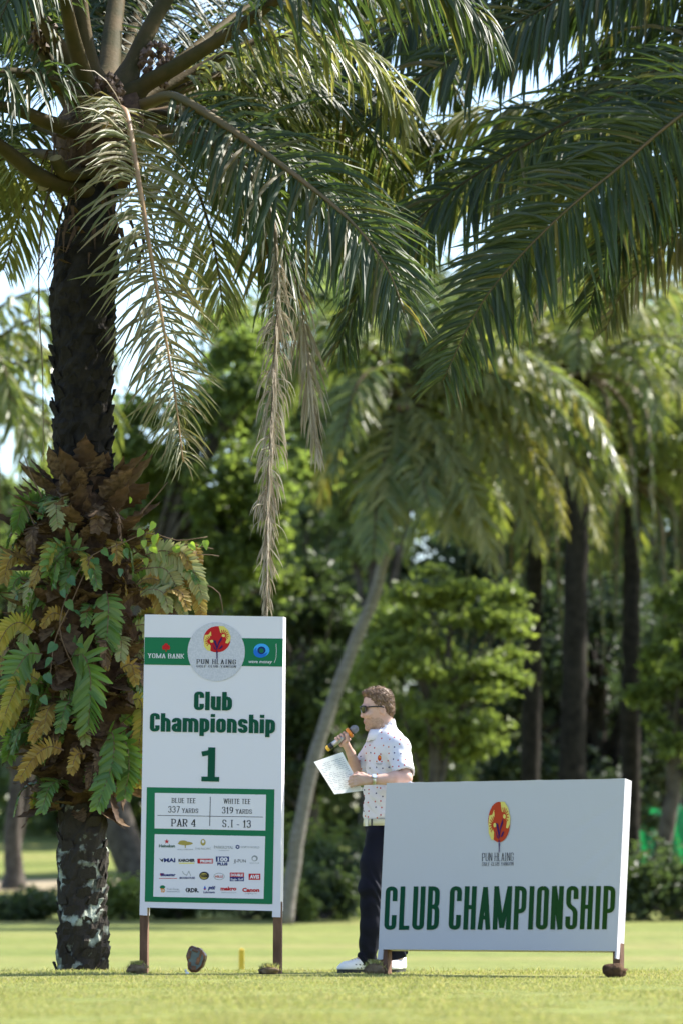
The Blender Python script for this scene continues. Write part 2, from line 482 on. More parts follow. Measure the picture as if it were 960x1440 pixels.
# ------------------------------------------------------------------ palm fronds
def leaflet_strips(p0, D0, Nn, L, W, droop, nseg=4, curl=0.0, fold=.22, pr=None):
    """many leaflets at once: p0,D0,Nn (k,3); L,W,droop (k,) -> V (k, (nseg+1)*3, 3)"""
    k = len(p0)
    ts = np.linspace(0, 1, nseg + 1)
    prof = np.interp(ts, [0, .12, .45, .8, 1], pr or [.45, .85, 1.0, .62, .04])
    pos = p0.copy()
    rows = []
    twist = RNG.normal(0, .38, (k, 1))
    down = np.array([0, 0, -1.0])
    for i, t in enumerate(ts):
        d = hole(D0 + down * (droop[:, None] * (t ** 1.25)) + curl * np.sin(t * 3 + L[:, None] * 40) * Nn * t)
        if i > 0:
            pos = pos + d * (L / nseg)[:, None]
        b = hole(Nn - d * np.sum(Nn * d, 1, keepdims=True))
        n2 = np.cross(b, d)
        b = hole(b + n2 * twist); n2 = np.cross(b, d)
        hw = (W * prof[i] / 2)[:, None]
        rows += [pos - b * hw + n2 * hw * fold, pos - n2 * hw * fold, pos + b * hw + n2 * hw * fold]
    return np.stack(rows, 1)

def strip_faces(nseg):
    F = []
    for i in range(nseg):
        a = i * 3
        F += [(a, a + 1, a + 4, a + 3), (a + 1, a + 2, a + 5, a + 4)]
    return np.array(F)

def make_frond(parent, ctrl, leafmat, rmat, Lmax=.6, W=.04, spacing=.021, start=.22, droop=1.2, r0=.035, r1=.006, n0=None,
               single=0, planes=.35, nseg=4, fwd=(.35, 1.2), curl=0.0, seed=1, lab=None, gaps=.07, tilt=0.0, name='frond', leafname='leaflets', lprof=None, jitter=.2, vfold=.22, sag=0.0):
    """ctrl: 3D control points from crown to tip. Returns (frond object, number of leaflets made as single objects)"""
    rs = np.random.default_rng(seed)
    pts, Ltot = spline(ctrl, 64)
    T, N, B = frames(pts, n0)
    s = np.linspace(0, 1, 64)
    rad = r0 * (1.35 if r0 >= .045 else 1.0) * (1 - s) ** 1.3 + r1
    rad[:6] *= np.linspace(1.9, 1.0, 6)
    V, F = tube_np(pts, rad, 7, True, .75)
    fo = link(name, mesh_np(name, V, F, rmat, True), parent)
    if lab: fo['label'] = lab
    n = max(6, int(Ltot * (1 - start) / spacing))
    P0, D0, NN, LL, WW, DR = [], [], [], [], [], []
    for side in (-1, 1):
        ss = start + (1 - start) * (np.arange(n) + rs.random(n) * .7) / n
        ss = ss[ss < 1]
        ss = ss[rs.random(len(ss)) > gaps]
        g = lambda A: np.stack([np.interp(ss, s, A[:, k]) for k in range(3)], 1)
        p, t, nn, bb = g(pts), hole(g(T)), hole(g(N)), hole(g(B))
        q = (ss - start) / (1 - start)
        f = fwd[0] + (fwd[1] - fwd[0]) * q ** 1.5
        pl = np.where(rs.random(len(ss)) < .5, 1, -1) * planes + rs.normal(0, .12, len(ss)) + .12
        d = hole(side * bb + t * (f + rs.normal(0, jitter, len(ss)))[:, None] + nn * pl[:, None] + tilt * np.array([0, 0, 1.0]))
        l = Lmax * (np.interp(q, [0, .1, .35, .7, .9, 1], [.45, .75, 1, .85, .55, .35]) if lprof is None else np.interp(q, *lprof)) * rs.uniform(.82, 1.1, len(ss))
        P0.append(p); D0.append(d); NN.append(hole(t + rs.normal(0, .2, (len(ss), 3)))); LL.append(l)
        WW.append(W * rs.uniform(.75, 1.15, len(ss)) * np.interp(q, [0, .2, .8, 1], [.7, 1, .9, .6])); DR.append(droop * np.exp(rs.normal(0, .32, len(ss))))
    P0, D0, NN = map(np.vstack, (P0, D0, NN)); LL, WW, DR = map(np.concatenate, (LL, WW, DR))
    brk = rs.random(len(LL)) < .08; LL[brk] *= rs.uniform(.35, .75, brk.sum()); WW[rs.random(len(WW)) < .12] *= .6
    V = leaflet_strips(P0, D0, NN, LL, WW, DR, nseg, curl, vfold)
    SF = strip_faces(nseg)
    k = len(V); nv = V.shape[1]
    singles = 0
    if single:
        # the leaflets in view that show largest become objects of their own
        c = V.mean(1) - CAMP
        dep = c @ _f
        ix = 480 + FPX * (c @ _r) / dep; iy = 720 - FPX * (c @ _u) / dep
        ok = np.where((ix > 0) & (ix < 960) & (iy > 0) & (iy < 1440))[0]
        ok = ok[np.argsort(-LL[ok])][:single]
        for i in ok:
            o = link('leaflet', mesh_np('leaflet', V[i], SF, leafmat), fo)
        singles = len(ok)
        keep = np.ones(k, bool); keep[ok] = False
        V = V[keep]; k = len(V)
    if k:
        FF = (SF[None] + (np.arange(k) * nv)[:, None, None]).reshape(-1, 4)
        lo = link(leafname, mesh_np(leafname, V.reshape(-1, 3), FF, leafmat), fo)
        lo['kind'] = 'stuff'
    return fo, singles

def PX(lst, dd=0.0):
    return [P(a, b, c + dd) for a, b, c in lst]

def fill_d(lst, d):
    return [(a[0], a[1], a[2] if len(a) > 2 else d) for a in lst]

def palm_trunk(parent, base, top, r_base, r_mid, r_top, mats, rough=.03, seed=0, nz=60, nr=36, split=None):
    base, top = np.array(base), np.array(top)
    V, F, mi = [], [], []
    for i in range(nz + 1):
        t = i / nz
        c = base + (top - base) * t
        r = np.interp(t, [0, .04, .15, .7, 1], [r_base * 1.12, r_base * 1.03, r_base, r_mid, r_top])
        for j in range(nr):
            a = 2 * math.pi * j / nr
            # diamond pattern of old leaf bases
            dd = math.sin(a * 7 + t * 60) * math.sin(a * 7 - t * 60)
            p = c + np.array([math.cos(a) * r, math.sin(a) * r, 0])
            q = r + rough * (.5 * dd + 1.1 * fbm(p, 6, seed) + .6 * fbm(p, 22, seed + 3))
            V.append(c + np.array([math.cos(a) * q, math.sin(a) * q, 0]))
    for i in range(nz):
        for j in range(nr):
            k = (j + 1) % nr
            F.append((i * nr + j, i * nr + k, (i + 1) * nr + k, (i + 1) * nr + j))
            mi.append(0 if (split is None or i / nz < split) else 1)
    return link('trunk', mesh_np('trunk', V, F, mats, True, mi), parent)

def boot_mesh(seed, w=.13, h=.17, t=.045):
    """stub of an old leaf base, ragged at the top, pointing along +Z with its back on the trunk at -Y"""
    rs = random.Random(seed)
    V, F = [], []
    n = 6
    for k in range(2):
        for i in range(n):
            u = i / (n - 1) * 2 - 1
            V.append((u * w * (.5 - .08 * k), -t * (1 - u * u) * .35 * (1 - k) , 0.0))
    for i in range(n):
        u = i / (n - 1) * 2 - 1
        hh = h * (.75 + .35 * rs.random()) * (1 - .25 * u * u)
        V.append((u * w * .42, -t * (1.15 - u * u * .6) - rs.random() * .01, hh))
    for i in range(n):
        u = i / (n - 1) * 2 - 1
        V.append((u * w * .40, -t * .35, V[2 * n + i][2] * .93))
    for i in range(n - 1):
        F += [(i, i + 1, 2 * n + i + 1, 2 * n + i), (2 * n + i, 2 * n + i + 1, 3 * n + i + 1, 3 * n + i)]
    F += [(0, 2 * n, 3 * n, n), (n - 1, 2 * n - 1, 4 * n - 1, 3 * n - 1)]
    return V, F

def add_boots(trunk, cx, cy, z0, z1, rfun, mat_, count, seed, w, h, t, parent_obj, tilt=.12):
    meshes = []
    for k in range(4):
        V, F = boot_mesh(seed * 10 + k, w, h, t)
        meshes.append(mesh_np('leaf_base', V, F, mat_))
    rs = random.Random(seed)
    for i in range(count):
        f = i / count
        z = z0 + (z1 - z0) * f + rs.uniform(-.02, .02)
        a = i * 2.39996 + rs.uniform(-.15, .15)
        x, y, r = rfun(z)
        o = bpy.data.objects.new('leaf_base', meshes[i % 4])
        COL.objects.link(o)
        o.location = (x + math.cos(a) * (r - .012), y + math.sin(a) * (r - .012), z)
        o.rotation_euler = (tilt + rs.uniform(-.08, .1), rs.uniform(-.15, .15), a + math.pi / 2)
        sc = rs.uniform(.75, 1.2)
        o.scale = (sc, rs.uniform(.6, 1.3), sc)
        set_parent(o, trunk)

# ---- the oil palm on the left
D1 = 28.0
base1 = P(116, 1363, D1); base1[2] = float(ground_z(0, D1)) - .05
top1 = P(140, 170, D1)
palm1 = empty('oil_palm', base1, 'tall oil palm on the left with ferns on its dark trunk', 'palm tree')
low1 = P(117, 1100, D1); up1 = P(117, 420, D1)
def trunk1_c(z):
    x = np.interp(z, [base1[2], low1[2], up1[2], top1[2]], [base1[0], low1[0], up1[0], top1[0]])
    r = np.interp(z, [base1[2], base1[2] + .3, 1.3, 2.0, 3.0, 4.4, 5.3, 5.7], [.195, .172, .172, .19, .208, .22, .235, .16])
    return float(x), D1, float(r)
def build_trunk1():
    nz, nr = 150, 44
    V, F, mi = [], [], []
    for i in range(nz + 1):
        z = base1[2] + (top1[2] + .1 - base1[2]) * i / nz
        x, y, r = trunk1_c(z)
        for j in range(nr):
            a = 2 * math.pi * j / nr
            p = (x + math.cos(a) * r, y + math.sin(a) * r, z)
            q = r + .030 * fbm(p, 5, 1) + .026 * fbm(p, 15, 4) + .016 * fbm(p, 40, 9, 2)
            V.append((x + math.cos(a) * q, y + math.sin(a) * q, z))
    for i in range(nz):
        z = base1[2] + (top1[2] + .1 - base1[2]) * i / nz
        for j in range(nr):
            k = (j + 1) % nr
            F.append((i * nr + j, i * nr + k, (i + 1) * nr + k, (i + 1) * nr + j)); mi.append(0 if z < 1.7 else 1)
    return link('trunk', mesh_np('trunk', V, F, [M_LICHEN, M_TRUNK], False, mi), palm1)
trunk1 = build_trunk1()
add_boots(trunk1, 0, 0, base1[2] + .05, 1.35, trunk1_c, M_LICHEN, 85, 3, .13, .085, .018, palm1, .03)
add_boots(trunk1, 0, 0, 2.7, 4.9, trunk1_c, M_TRUNK, 170, 5, .09, .09, .026, palm1, .10)

# fibre, cut petioles and fruit at the crown
def lump(parent, name, c, size, mat_, seed, amp=.35, freq=1.6, sub=3):
    bm = bmesh.new()
    bmesh.ops.create_icosphere(bm, subdivisions=sub, radius=1)
    for v in bm.verts:
        d = 1 + amp * fbm(v.co, freq, seed) + amp * .4 * fbm(v.co, freq * 4, seed + 5)
        v.co = Vector((v.co.x * d * size[0], v.co.y * d * size[1], v.co.z * d * size[2]))
    me = bpy.data.meshes.new(name); bm.to_mesh(me); bm.free()
    me.materials.append(mat_)
    me.polygons.foreach_set('use_smooth', np.full(len(me.polygons), True))
    return link(name, me, parent, c)
lump(palm1, 'crown_fibre', P(145, 190, D1), (.33, .33, .42), M_FIBRE, 2)
for px, py, dd, sz in [(60, 48, 27.9, .10), (222, 92, 28.0, .13), (150, 135, 27.75, .12)]:
    root = link('fruit_bunch', None, None) if False else None
    c = P(px, py, dd)
    mb = MB()
    rs = random.Random(int(px))
    for i in range(60):
        d = hole(np.array([rs.gauss(0, 1), rs.gauss(0, 1), rs.gauss(0, 1)]))
        q = c + d * sz * np.array([1, 1, 1.25])
        V = np.array([(1, 0, 0), (-1, 0, 0), (0, 1, 0), (0, -1, 0), (0, 0, 1.3), (0, 0, -1.3)]) * .03 + q
        mb.add(V, [(0, 2, 4), (2, 1, 4), (1, 3, 4), (3, 0, 4), (2, 0, 5), (1, 2, 5), (3, 1, 5), (0, 3, 5)])
    mb.build('fruit_bunch', M_FRUIT, palm1)
mb = MB(); rs = random.Random(12)
for i in range(150):          # loose brown fibres and husks round the crown
    a = rs.uniform(0, 6.28); z0 = rs.uniform(5.1, 6.1)
    p0 = np.array([top1[0] + math.cos(a) * .27, D1 + math.sin(a) * .27, z0])
    l = rs.uniform(.1, .35); ov = np.array([math.cos(a), math.sin(a), 0])
    w = np.array([-ov[1], ov[0], 0]) * rs.uniform(.006, .025)
    p1 = p0 + ov * l * .45 + np.array([rs.uniform(-.05, .05), 0, rs.uniform(-.05, .2)]) * l
    p2 = p1 + ov * l * .25 + np.array([rs.uniform(-.2, .2), 0, -.7]) * l
    mb.add([p0 - w, p0 + w, p1 + w, p1 - w, p2 + w * .2, p2 - w * .2], [(0, 1, 2, 3), (3, 2, 4, 5)])
fb = mb.build('husk_fibres', [M_FIBRE], palm1); fb['kind'] = 'stuff'
def petiole_stub(pts, r, mcol, cut=True):
    p, _ = spline(PX(pts), 14)
    mb = MB()
    V, F = tube_np(p, np.linspace(r * 1.5, r * .8, 14), 8, False, .6)
    mb.add(V, F, 0)
    mb.add(V[-8:], [tuple(range(8))], 1)
    mb.build('cut_petiole', [mcol, M_PETCUT], palm1, True)
petiole_stub([(128, 240, 27.9), (95, 245, 27.6), (78, 222, 27.45)], .07, M_RACHIS)
petiole_stub([(120, 270, 27.9), (60, 250, 27.6), (0, 205, 27.4), (-30, 185, 27.3)], .075, M_RACHIS)
petiole_stub([(120, 255, 28.0), (70, 262, 27.7), (62, 262, 27.65)], .075, M_RACHIS)
petiole_stub([(180, 215, 27.9), (205, 190, 27.7), (215, 170, 27.65)], .06, M_RACHISBRN)
petiole_stub([(100, 150, 28.1), (60, 70, 28.0), (40, 10, 27.9), (20, -50, 27.8)], .06, M_RACHIS)

quota = 300
FR1 = [
 # ctrl, leaf material, rachis material, options
 ([(150, 200, 27.8), (155, 165, 27.5), (176, 156, 27.2), (192, 235, 26.95), (206, 320, 26.9), (225, 430, 26.95), (244, 540, 27.0), (258, 650, 27.1)], M_PALMDRYING, M_RACHISTAN,
  dict(Lmax=.68, W=.026, spacing=.014, start=.10, droop=1.0, r0=.030, planes=.3, single=170, n0=(0, -1, .3), fwd=(.1, .75), tilt=.35, jitter=.22, curl=.15, lab='drying olive frond hanging in front of the trunk')),
 ([(165, 165, 28), (215, 142, 27.8), (250, 138, 27.7), (330, 186, 27.5), (430, 258, 27.2), (500, 318, 27.0), (545, 380, 26.9), (568, 440, 26.9)], M_PALM, M_RACHISBRN,
  dict(Lmax=.86, W=.040, spacing=.026, start=.16, droop=1.1, r0=.045, single=130, planes=.3, n0=(0, -.7, .7))),
 ([(165, 150, 28), (205, 118, 27.9), (250, 92, 27.8), (340, 35, 27.7), (430, -25, 27.6), (540, -50, 27.5), (640, -10, 27.5), (700, 60, 27.5)], M_PALM, M_RACHIS, dict(Lmax=.8, W=.040, start=.3, droop=1.6, r0=.065)),
 ([(175, 150, 28.3), (260, 108, 28.5), (340, 66, 28.6), (420, 48, 28.7), (490, 62, 28.8), (545, 110, 28.9), (575, 190, 29)], M_PALMSUN, M_RACHIS, dict(Lmax=.68, W=.040, start=.2, droop=1.7, r0=.05)),
 ([(180, 160, 28.3), (270, 120, 28.6), (360, 96, 29.0), (450, 130, 29.4), (520, 190, 29.6), (570, 265, 29.8)], M_PALM, M_RACHIS, dict(Lmax=.7, W=.040, start=.3, droop=1.6, r0=.05)),
 ([(180, 165, 28.4), (270, 135, 28.9), (370, 128, 29.4), (470, 175, 29.8), (540, 250, 30.0), (580, 330, 30.2)], M_PALMSUN, M_RACHIS, dict(Lmax=.7, W=.040, start=.3, droop=1.6, r0=.05)),
 ([(130, 165, 27.9), (95, 128, 27.6), (40, 104, 27.3), (-40, 110, 27), (-140, 170, 26.8), (-200, 260, 26.7)], M_PALM, M_RACHIS, dict(Lmax=.8, W=.040, start=.14, droop=1.7, r0=.06)),
 ([(125, 190, 27.9), (70, 172, 27.5), (0, 150, 27.2), (-90, 170, 27), (-170, 260, 26.9), (-210, 340, 26.9)], M_PALM, M_RACHIS, dict(Lmax=.75, W=.040, start=.36, droop=1.6, r0=.065)),
 ([(115, 225, 28.3), (40, 215, 28.7), (0, 222, 28.9), (-50, 255, 29.1), (-100, 330, 29.2), (-120, 420, 29.2)], M_PALMSUN, M_RACHIS, dict(Lmax=.85, W=.040, start=.22, droop=1.5, r0=.05)),
 ([(120, 210, 28.5), (60, 180, 29), (0, 190, 29.4), (-60, 250, 29.8), (-90, 340, 30)], M_PALM, M_RACHIS, dict(Lmax=.85, W=.040, start=.3, droop=1.6, r0=.05)),
 ([(140, 145, 28), (118, 60, 27.9), (105, -40, 27.8), (70, -190, 27.4), (-20, -280, 26.9), (-120, -260, 26.5)], M_PALM, M_RACHIS, dict(Lmax=.8, W=.040, start=.3, droop=1.3, r0=.075)),
 ([(165, 140, 28), (200, 60, 28.1), (245, -20, 28.2), (320, -130, 28.4), (440, -190, 28.6), (560, -150, 28.8), (640, -60, 28.9)], M_PALM, M_RACHIS, dict(Lmax=.8, W=.040, start=.3, droop=1.4, r0=.07)),
 ([(150, 145, 28.3), (158, 50, 28.7), (172, -50, 29.1), (200, -160, 29.6), (250, -240, 30.2), (300, -220, 31)], M_PALM, M_RACHIS, dict(Lmax=.8, W=.040, start=.25, droop=1.5, r0=.07)),
 ([(130, 150, 28), (80, 60, 27.8), (20, -20, 27.6), (-80, -70, 27.3), (-180, -40, 27.1)], M_PALM, M_RACHIS, dict(Lmax=.75, W=.040, start=.25, droop=1.6, r0=.065)),
 ([(145, 150, 28.4), (150, 40, 29.2), (165, -55, 29.9), (185, -85, 30.4), (195, -60, 31), (200, 20, 31.5)], M_PALM, M_RACHIS, dict(Lmax=.75, W=.040, start=.3, droop=1.6, r0=.06)),
 ([(135, 160, 27.9), (105, 60, 27.4), (85, -30, 26.9), (60, -70, 26.5), (30, -40, 26.2), (0, 30, 26)], M_PALM, M_RACHIS, dict(Lmax=.6, W=.040, start=.45, droop=1.7, r0=.06)),
 ([(180, 200, 28.2), (300, 195, 28.4), (370, 262, 28.5), (405, 360, 28.5), (425, 450, 28.5), (438, 550, 28.5), (446, 640, 28.5)], M_PALMDEAD, M_RACHISBRN,
  dict(Lmax=.5, W=.024, spacing=.014, start=.36, droop=2.6, r0=.04, gaps=.15, curl=.3, lab='half dead tan frond hanging right of the trunk')),
 ([(178, 190, 28.4), (260, 185, 28.7), (330, 240, 28.9), (368, 320, 29), (385, 400, 29.1), (395, 480, 29.1)], M_PALM, M_RACHIS, dict(Lmax=.62, W=.040, start=.3, droop=1.4, r0=.045)),
 ([(178, 185, 28.6), (280, 150, 29.4), (390, 200, 30), (470, 290, 30.4), (510, 380, 30.6)], M_PALM, M_RACHIS, dict(Lmax=.7, W=.040, start=.3, droop=1.5, r0=.045)),
]
FR1 += [
 ([(170, 175, 28.2), (230, 160, 28.1), (300, 195, 28.0), (360, 260, 27.9), (395, 330, 27.9), (415, 420, 27.9)], M_PALM, M_RACHIS, dict(Lmax=.8, W=.040, start=.2, droop=1.3, r0=.04)),
 ([(175, 165, 28.4), (290, 155, 28.5), (400, 215, 28.6), (480, 290, 28.6), (530, 370, 28.6), (550, 450, 28.6)], M_PALM, M_RACHISBRN, dict(Lmax=.85, W=.040, start=.2, droop=1.3, r0=.04)),
 ([(172, 185, 28.6), (220, 190, 29.0), (270, 250, 29.3), (300, 340, 29.4), (315, 440, 29.5)], M_PALMSUN, M_RACHIS, dict(Lmax=.75, W=.036, start=.2, droop=1.2, r0=.035)),
 ([(178, 160, 28.8), (300, 120, 29.8), (430, 170, 30.5), (530, 260, 31), (600, 370, 31.4)], M_PALMSUN, M_RACHIS, dict(Lmax=.85, W=.045, start=.2, droop=1.4, r0=.045)),
 ([(110, 190, 28.5), (70, 240, 29), (30, 300, 29.3), (5, 380, 29.5)], M_PALMSUN, M_RACHIS, dict(Lmax=.6, W=.036, start=.25, droop=1.4, r0=.035)),
 ([(175, 150, 28.6), (260, 80, 29.2), (350, 10, 29.8), (450, -30, 30.2), (540, -10, 30.5), (610, 60, 30.8), (650, 150, 31)], M_PALM, M_RACHIS, dict(Lmax=.85, W=.040, start=.2, droop=1.5, r0=.05)),
 ([(175, 155, 28.6), (270, 105, 29.4), (380, 80, 30.0), (490, 110, 30.5), (580, 180, 30.8), (640, 280, 31)], M_PALM, M_RACHIS, dict(Lmax=.85, W=.040, start=.2, droop=1.5, r0=.05)),
 ([(178, 170, 28.5), (270, 155, 29.2), (370, 175, 29.8), (460, 235, 30.2), (520, 310, 30.4), (560, 400, 30.6)], M_PALM, M_RACHIS, dict(Lmax=.8, W=.040, start=.2, droop=1.4, r0=.045)),
 ([(120, 170, 28.4), (60, 90, 29), (0, 40, 29.6), (-70, 30, 30), (-150, 80, 30.4)], M_PALM, M_RACHIS, dict(Lmax=.85, W=.040, start=.15, droop=1.5, r0=.05)),
 ([(140, 140, 28.3), (110, 40, 28.8), (60, -50, 29.3), (-10, -80, 29.8), (-90, -50, 30.2)], M_PALM, M_RACHIS, dict(Lmax=.85, W=.040, start=.15, droop=1.5, r0=.05)),
 ([(160, 140, 28.6), (190, 30, 29.2), (240, -60, 29.8), (310, -100, 30.4), (390, -60, 31), (450, 20, 31.4)], M_PALM, M_RACHIS, dict(Lmax=.85, W=.040, start=.15, droop=1.5, r0=.05)),
 ([(150, 140, 28.8), (150, 30, 29.6), (140, -60, 30.4), (120, -90, 31), (100, -50, 31.6), (90, 40, 32)], M_PALM, M_RACHIS, dict(Lmax=.85, W=.040, start=.2, droop=1.5, r0=.05)),
]
for i, (ctrl, lm, rm, kw) in enumerate(FR1):
    if ctrl[-1][2] > 28.95:
        ctrl = [(a, b, D1 + (c - D1) * 1.7) for a, b, c in ctrl]
    make_frond(palm1, PX(ctrl), lm, rm, seed=100 + i, **kw)
# the dead frond hanging down to the sign
make_frond(palm1, PX([(185, 205, 27.9), (300, 205, 27.6), (372, 275, 27.4), (391, 380, 27.3), (386, 520, 27.25), (378, 680, 27.2), (375, 870, 27.2)]), M_PALMDEAD, M_RACHISBRN,
           Lmax=.30, W=.012, spacing=.007, start=.38, droop=5, r0=.02, r1=.007, planes=.6, fwd=(.3, 1.2), curl=1.6, seed=301, gaps=.15, jitter=.7,
           lab='dead grey brown frond hanging straight down behind the sign', name='dead_frond', nseg=6)
make_frond(palm1, PX([(120, 260, 28.2), (75, 265, 28.3), (58, 320, 28.3), (55, 420, 28.3), (60, 520, 28.3), (62, 640, 28.3)]), M_PALMDRYING, M_RACHISBRN,
           Lmax=.3, W=.010, spacing=.07, start=.2, droop=4.0, r0=.01, r1=.003, planes=.5, fwd=(.3, 1), curl=.5, seed=302, gaps=.4, name='dead_frond')

# ---- the second oil palm stands right of the picture and reaches in
D2 = 30.8
base2 = P(1400, 1300, D2); base2[2] = -.3
top2 = P(1400, -40, D2)
palm2 = empty('oil_palm', base2, 'oil palm whose dark fronds reach in from the upper right', 'palm tree')
palm_trunk(palm2, base2, top2, .24, .24, .2, [M_TRUNK], .03, 5)
lump(palm2, 'crown_fibre', top2, (.33, .33, .42), M_FIBRE, 6)
FR2 = [
 ([(1390, -60, 25.5), (1250, -150, 25.4), (1080, -150, 25.3), (900, -68, 25.2), (780, 2, 25.1), (690, 52, 25.1), (620, 92, 25.1), (565, 128, 25.1), (530, 168, 25.1)], M_PALM, M_RACHIS, dict(Lmax=.76, W=.036, spacing=.018, droop=1.2, single=60, n0=(0, -.7, .7))),
 ([(1390, -60, 25.9), (1200, -190, 25.9), (1000, -200, 25.8), (800, -110, 25.8), (660, -30, 25.8), (560, 44, 25.8), (490, 92, 25.8), (440, 140, 25.8)], M_PALM, M_RACHIS, dict(Lmax=.76, W=.036, spacing=.018, droop=1.2, n0=(0, -.7, .7))),
 ([(1390, -20, 25.4), (1250, -70, 25.3), (1100, -5, 25.2), (960, 75, 25.1), (850, 143, 25.0), (740, 203, 25.0), (640, 265, 25.0), (565, 330, 25.0), (512, 400, 25.0), (474, 490, 25.0)], M_PALM, M_RACHIS, dict(Lmax=.76, W=.036, spacing=.018, droop=1.3, single=110, n0=(0, -.6, .8))),
 ([(1390, 0, 24.9), (1250, 0, 24.7), (1100, 70, 24.5), (960, 160, 24.4), (870, 235, 24.35), (800, 292, 24.3), (740, 350, 24.3), (694, 402, 24.3), (660, 455, 24.3), (622, 535, 24.3)], M_PALM, M_RACHISBRN, dict(Lmax=.76, W=.036, spacing=.018, droop=.65, single=130, fwd=(.4, 1.0), n0=(0, -1, .25))),
 ([(1390, 30, 26), (1250, 130, 26.2), (1100, 225, 26.3), (960, 325, 26.4), (905, 375, 26.4), (872, 415, 26.4), (850, 465, 26.4)], M_PALMDRYING, M_RACHISBRN, dict(Lmax=.5, W=.036, spacing=.018, droop=1.0, n0=(0, -.8, .5))),
 ([(1390, -80, 26.2), (1200, -160, 26.3), (1050, -120, 26.4), (930, -50, 26.5), (830, -5, 26.5), (750, 40, 26.5), (700, 95, 26.5)], M_PALM, M_RACHIS, dict(Lmax=.76, W=.036, spacing=.018, droop=1.8)),
 ([(1390, -20, 26.6), (1200, -40, 27), (1000, 50, 27.5), (860, 108, 27.6), (760, 143, 27.7), (680, 158, 27.7), (600, 190, 27.7), (540, 230, 27.7), (490, 285, 27.7)], M_PALMSUN, M_RACHIS, dict(Lmax=.76, W=.036, spacing=.018, droop=1.9)),
 ([(1390, 0, 27), (1150, 50, 27.8), (960, 140, 28.3), (850, 185, 28.4), (760, 212, 28.5), (690, 232, 28.5), (610, 280, 28.5), (560, 345, 28.5)], M_PALMSUN, M_RACHIS, dict(Lmax=.76, W=.036, spacing=.018, droop=1.9)),
 ([(1390, -60, 26.4), (1250, -110, 26.9), (1080, -70, 27.2), (960, -10, 27.3), (860, 50, 27.3), (790, 110, 27.3)], M_PALM, M_RACHIS, dict(Lmax=.76, W=.036, spacing=.018, droop=1.7)),
 ([(1390, 40, 26.5), (1150, 170, 26.3), (980, 270, 26.2), (850, 345, 26.1), (785, 395, 26.1), (758, 430, 26.1), (748, 455, 26.1)], M_PALMDEAD, M_RACHISBRN, dict(Lmax=.2, W=.025, spacing=.018, droop=1.5, start=.86, r0=.02)),
]
FR2 += [
 ([(1390, 10, 26.6), (1150, 80, 27.4), (980, 165, 28), (860, 232, 28.3), (760, 300, 28.5), (690, 370, 28.6), (650, 450, 28.6)], M_PALMSUN, M_RACHIS, dict(Lmax=.76, W=.036, spacing=.018, droop=1.0, n0=(0, -.7, .6))),
 ([(1390, 30, 27), (1200, 120, 28), (1050, 200, 28.6), (930, 270, 29), (830, 330, 29.2), (760, 395, 29.3), (720, 460, 29.3)], M_PALMSUN, M_RACHIS, dict(Lmax=.7, W=.036, spacing=.02, droop=1.1, n0=(0, -.7, .6))),
 ([(1390, -10, 27.5), (1150, 0, 28.5), (960, 80, 29.2), (820, 150, 29.6), (700, 215, 29.8), (600, 290, 29.9), (540, 380, 30)], M_PALMSUN, M_RACHIS, dict(Lmax=.8, W=.04, spacing=.02, droop=1.1, n0=(0, -.6, .8))),

 ([(1390, 20, 27), (1180, 100, 28), (1010, 190, 28.6), (890, 260, 28.9), (800, 330, 29.1), (740, 410, 29.2)], M_PALMSUN, M_RACHIS, dict(Lmax=.7, W=.036, spacing=.02, droop=1.5)),
 ([(1390, 10, 26.4), (1230, 60, 26.2), (1090, 140, 26.1), (980, 225, 26.0), (900, 300, 26), (850, 370, 26), (825, 440, 26)], M_PALM, M_RACHIS, dict(Lmax=.6, W=.034, spacing=.018, droop=1.0, n0=(0, -.8, .5))),
 ([(1390, -60, 26.8), (1200, -150, 27.6), (1000, -120, 28.2), (850, -50, 28.6), (720, 10, 28.8), (620, 80, 29), (560, 160, 29.1)], M_PALMSUN, M_RACHIS, dict(Lmax=.8, W=.036, droop=1.7)),

 ([(1390, -20, 26.8), (1200, 0, 27.8), (1040, 70, 28.4), (930, 135, 28.8), (850, 200, 29), (780, 270, 29.1), (740, 340, 29.2)], M_PALMSUN, M_RACHIS, dict(Lmax=.7, W=.036, droop=1.6)),
 ([(1390, 20, 26.6), (1230, 90, 27.2), (1090, 170, 27.6), (980, 245, 27.8), (910, 310, 27.9), (870, 380, 28)], M_PALMSUN, M_RACHIS, dict(Lmax=.76, W=.036, droop=1.7)),
 ([(1390, -90, 25.6), (1220, -210, 25.6), (1020, -220, 25.6), (860, -160, 25.6), (740, -90, 25.6), (660, -20, 25.6), (600, 60, 25.6)], M_PALM, M_RACHIS, dict(Lmax=.7, W=.036, droop=1.7)),
]
for i, (ctrl, lm, rm, kw) in enumerate(FR2):
    kw['Lmax'] *= 1.2; kw['W'] *= 1.2; kw['spacing'] = kw.get('spacing', .021) * 1.15
    make_frond(palm2, PX(ctrl, 5.2), lm, rm, seed=400 + i, start=kw.pop('start', .18), **kw)

# ------------------------------------------------------------------ palms of the background
def soft_frond(parent, c, az, el, L, sag, lm, rm, seed, Lmax=.95, W=.085, spacing=.065, droop=1.6, name='frond', r0=.045):
    p = [np.array(c, float)]
    e = el
    for k in range(6):
        d = np.array([math.cos(az) * math.cos(e), math.sin(az) * math.cos(e), math.sin(e)])
        p.append(p[-1] + d * L / 6)
        e -= sag * (.5 + .25 * k)
        e = max(e, -1.52)
    return make_frond(parent, p, lm, rm, Lmax=Lmax, W=W, spacing=spacing, start=.14, droop=droop, r0=r0, r1=.008, nseg=3, seed=seed, name=name)

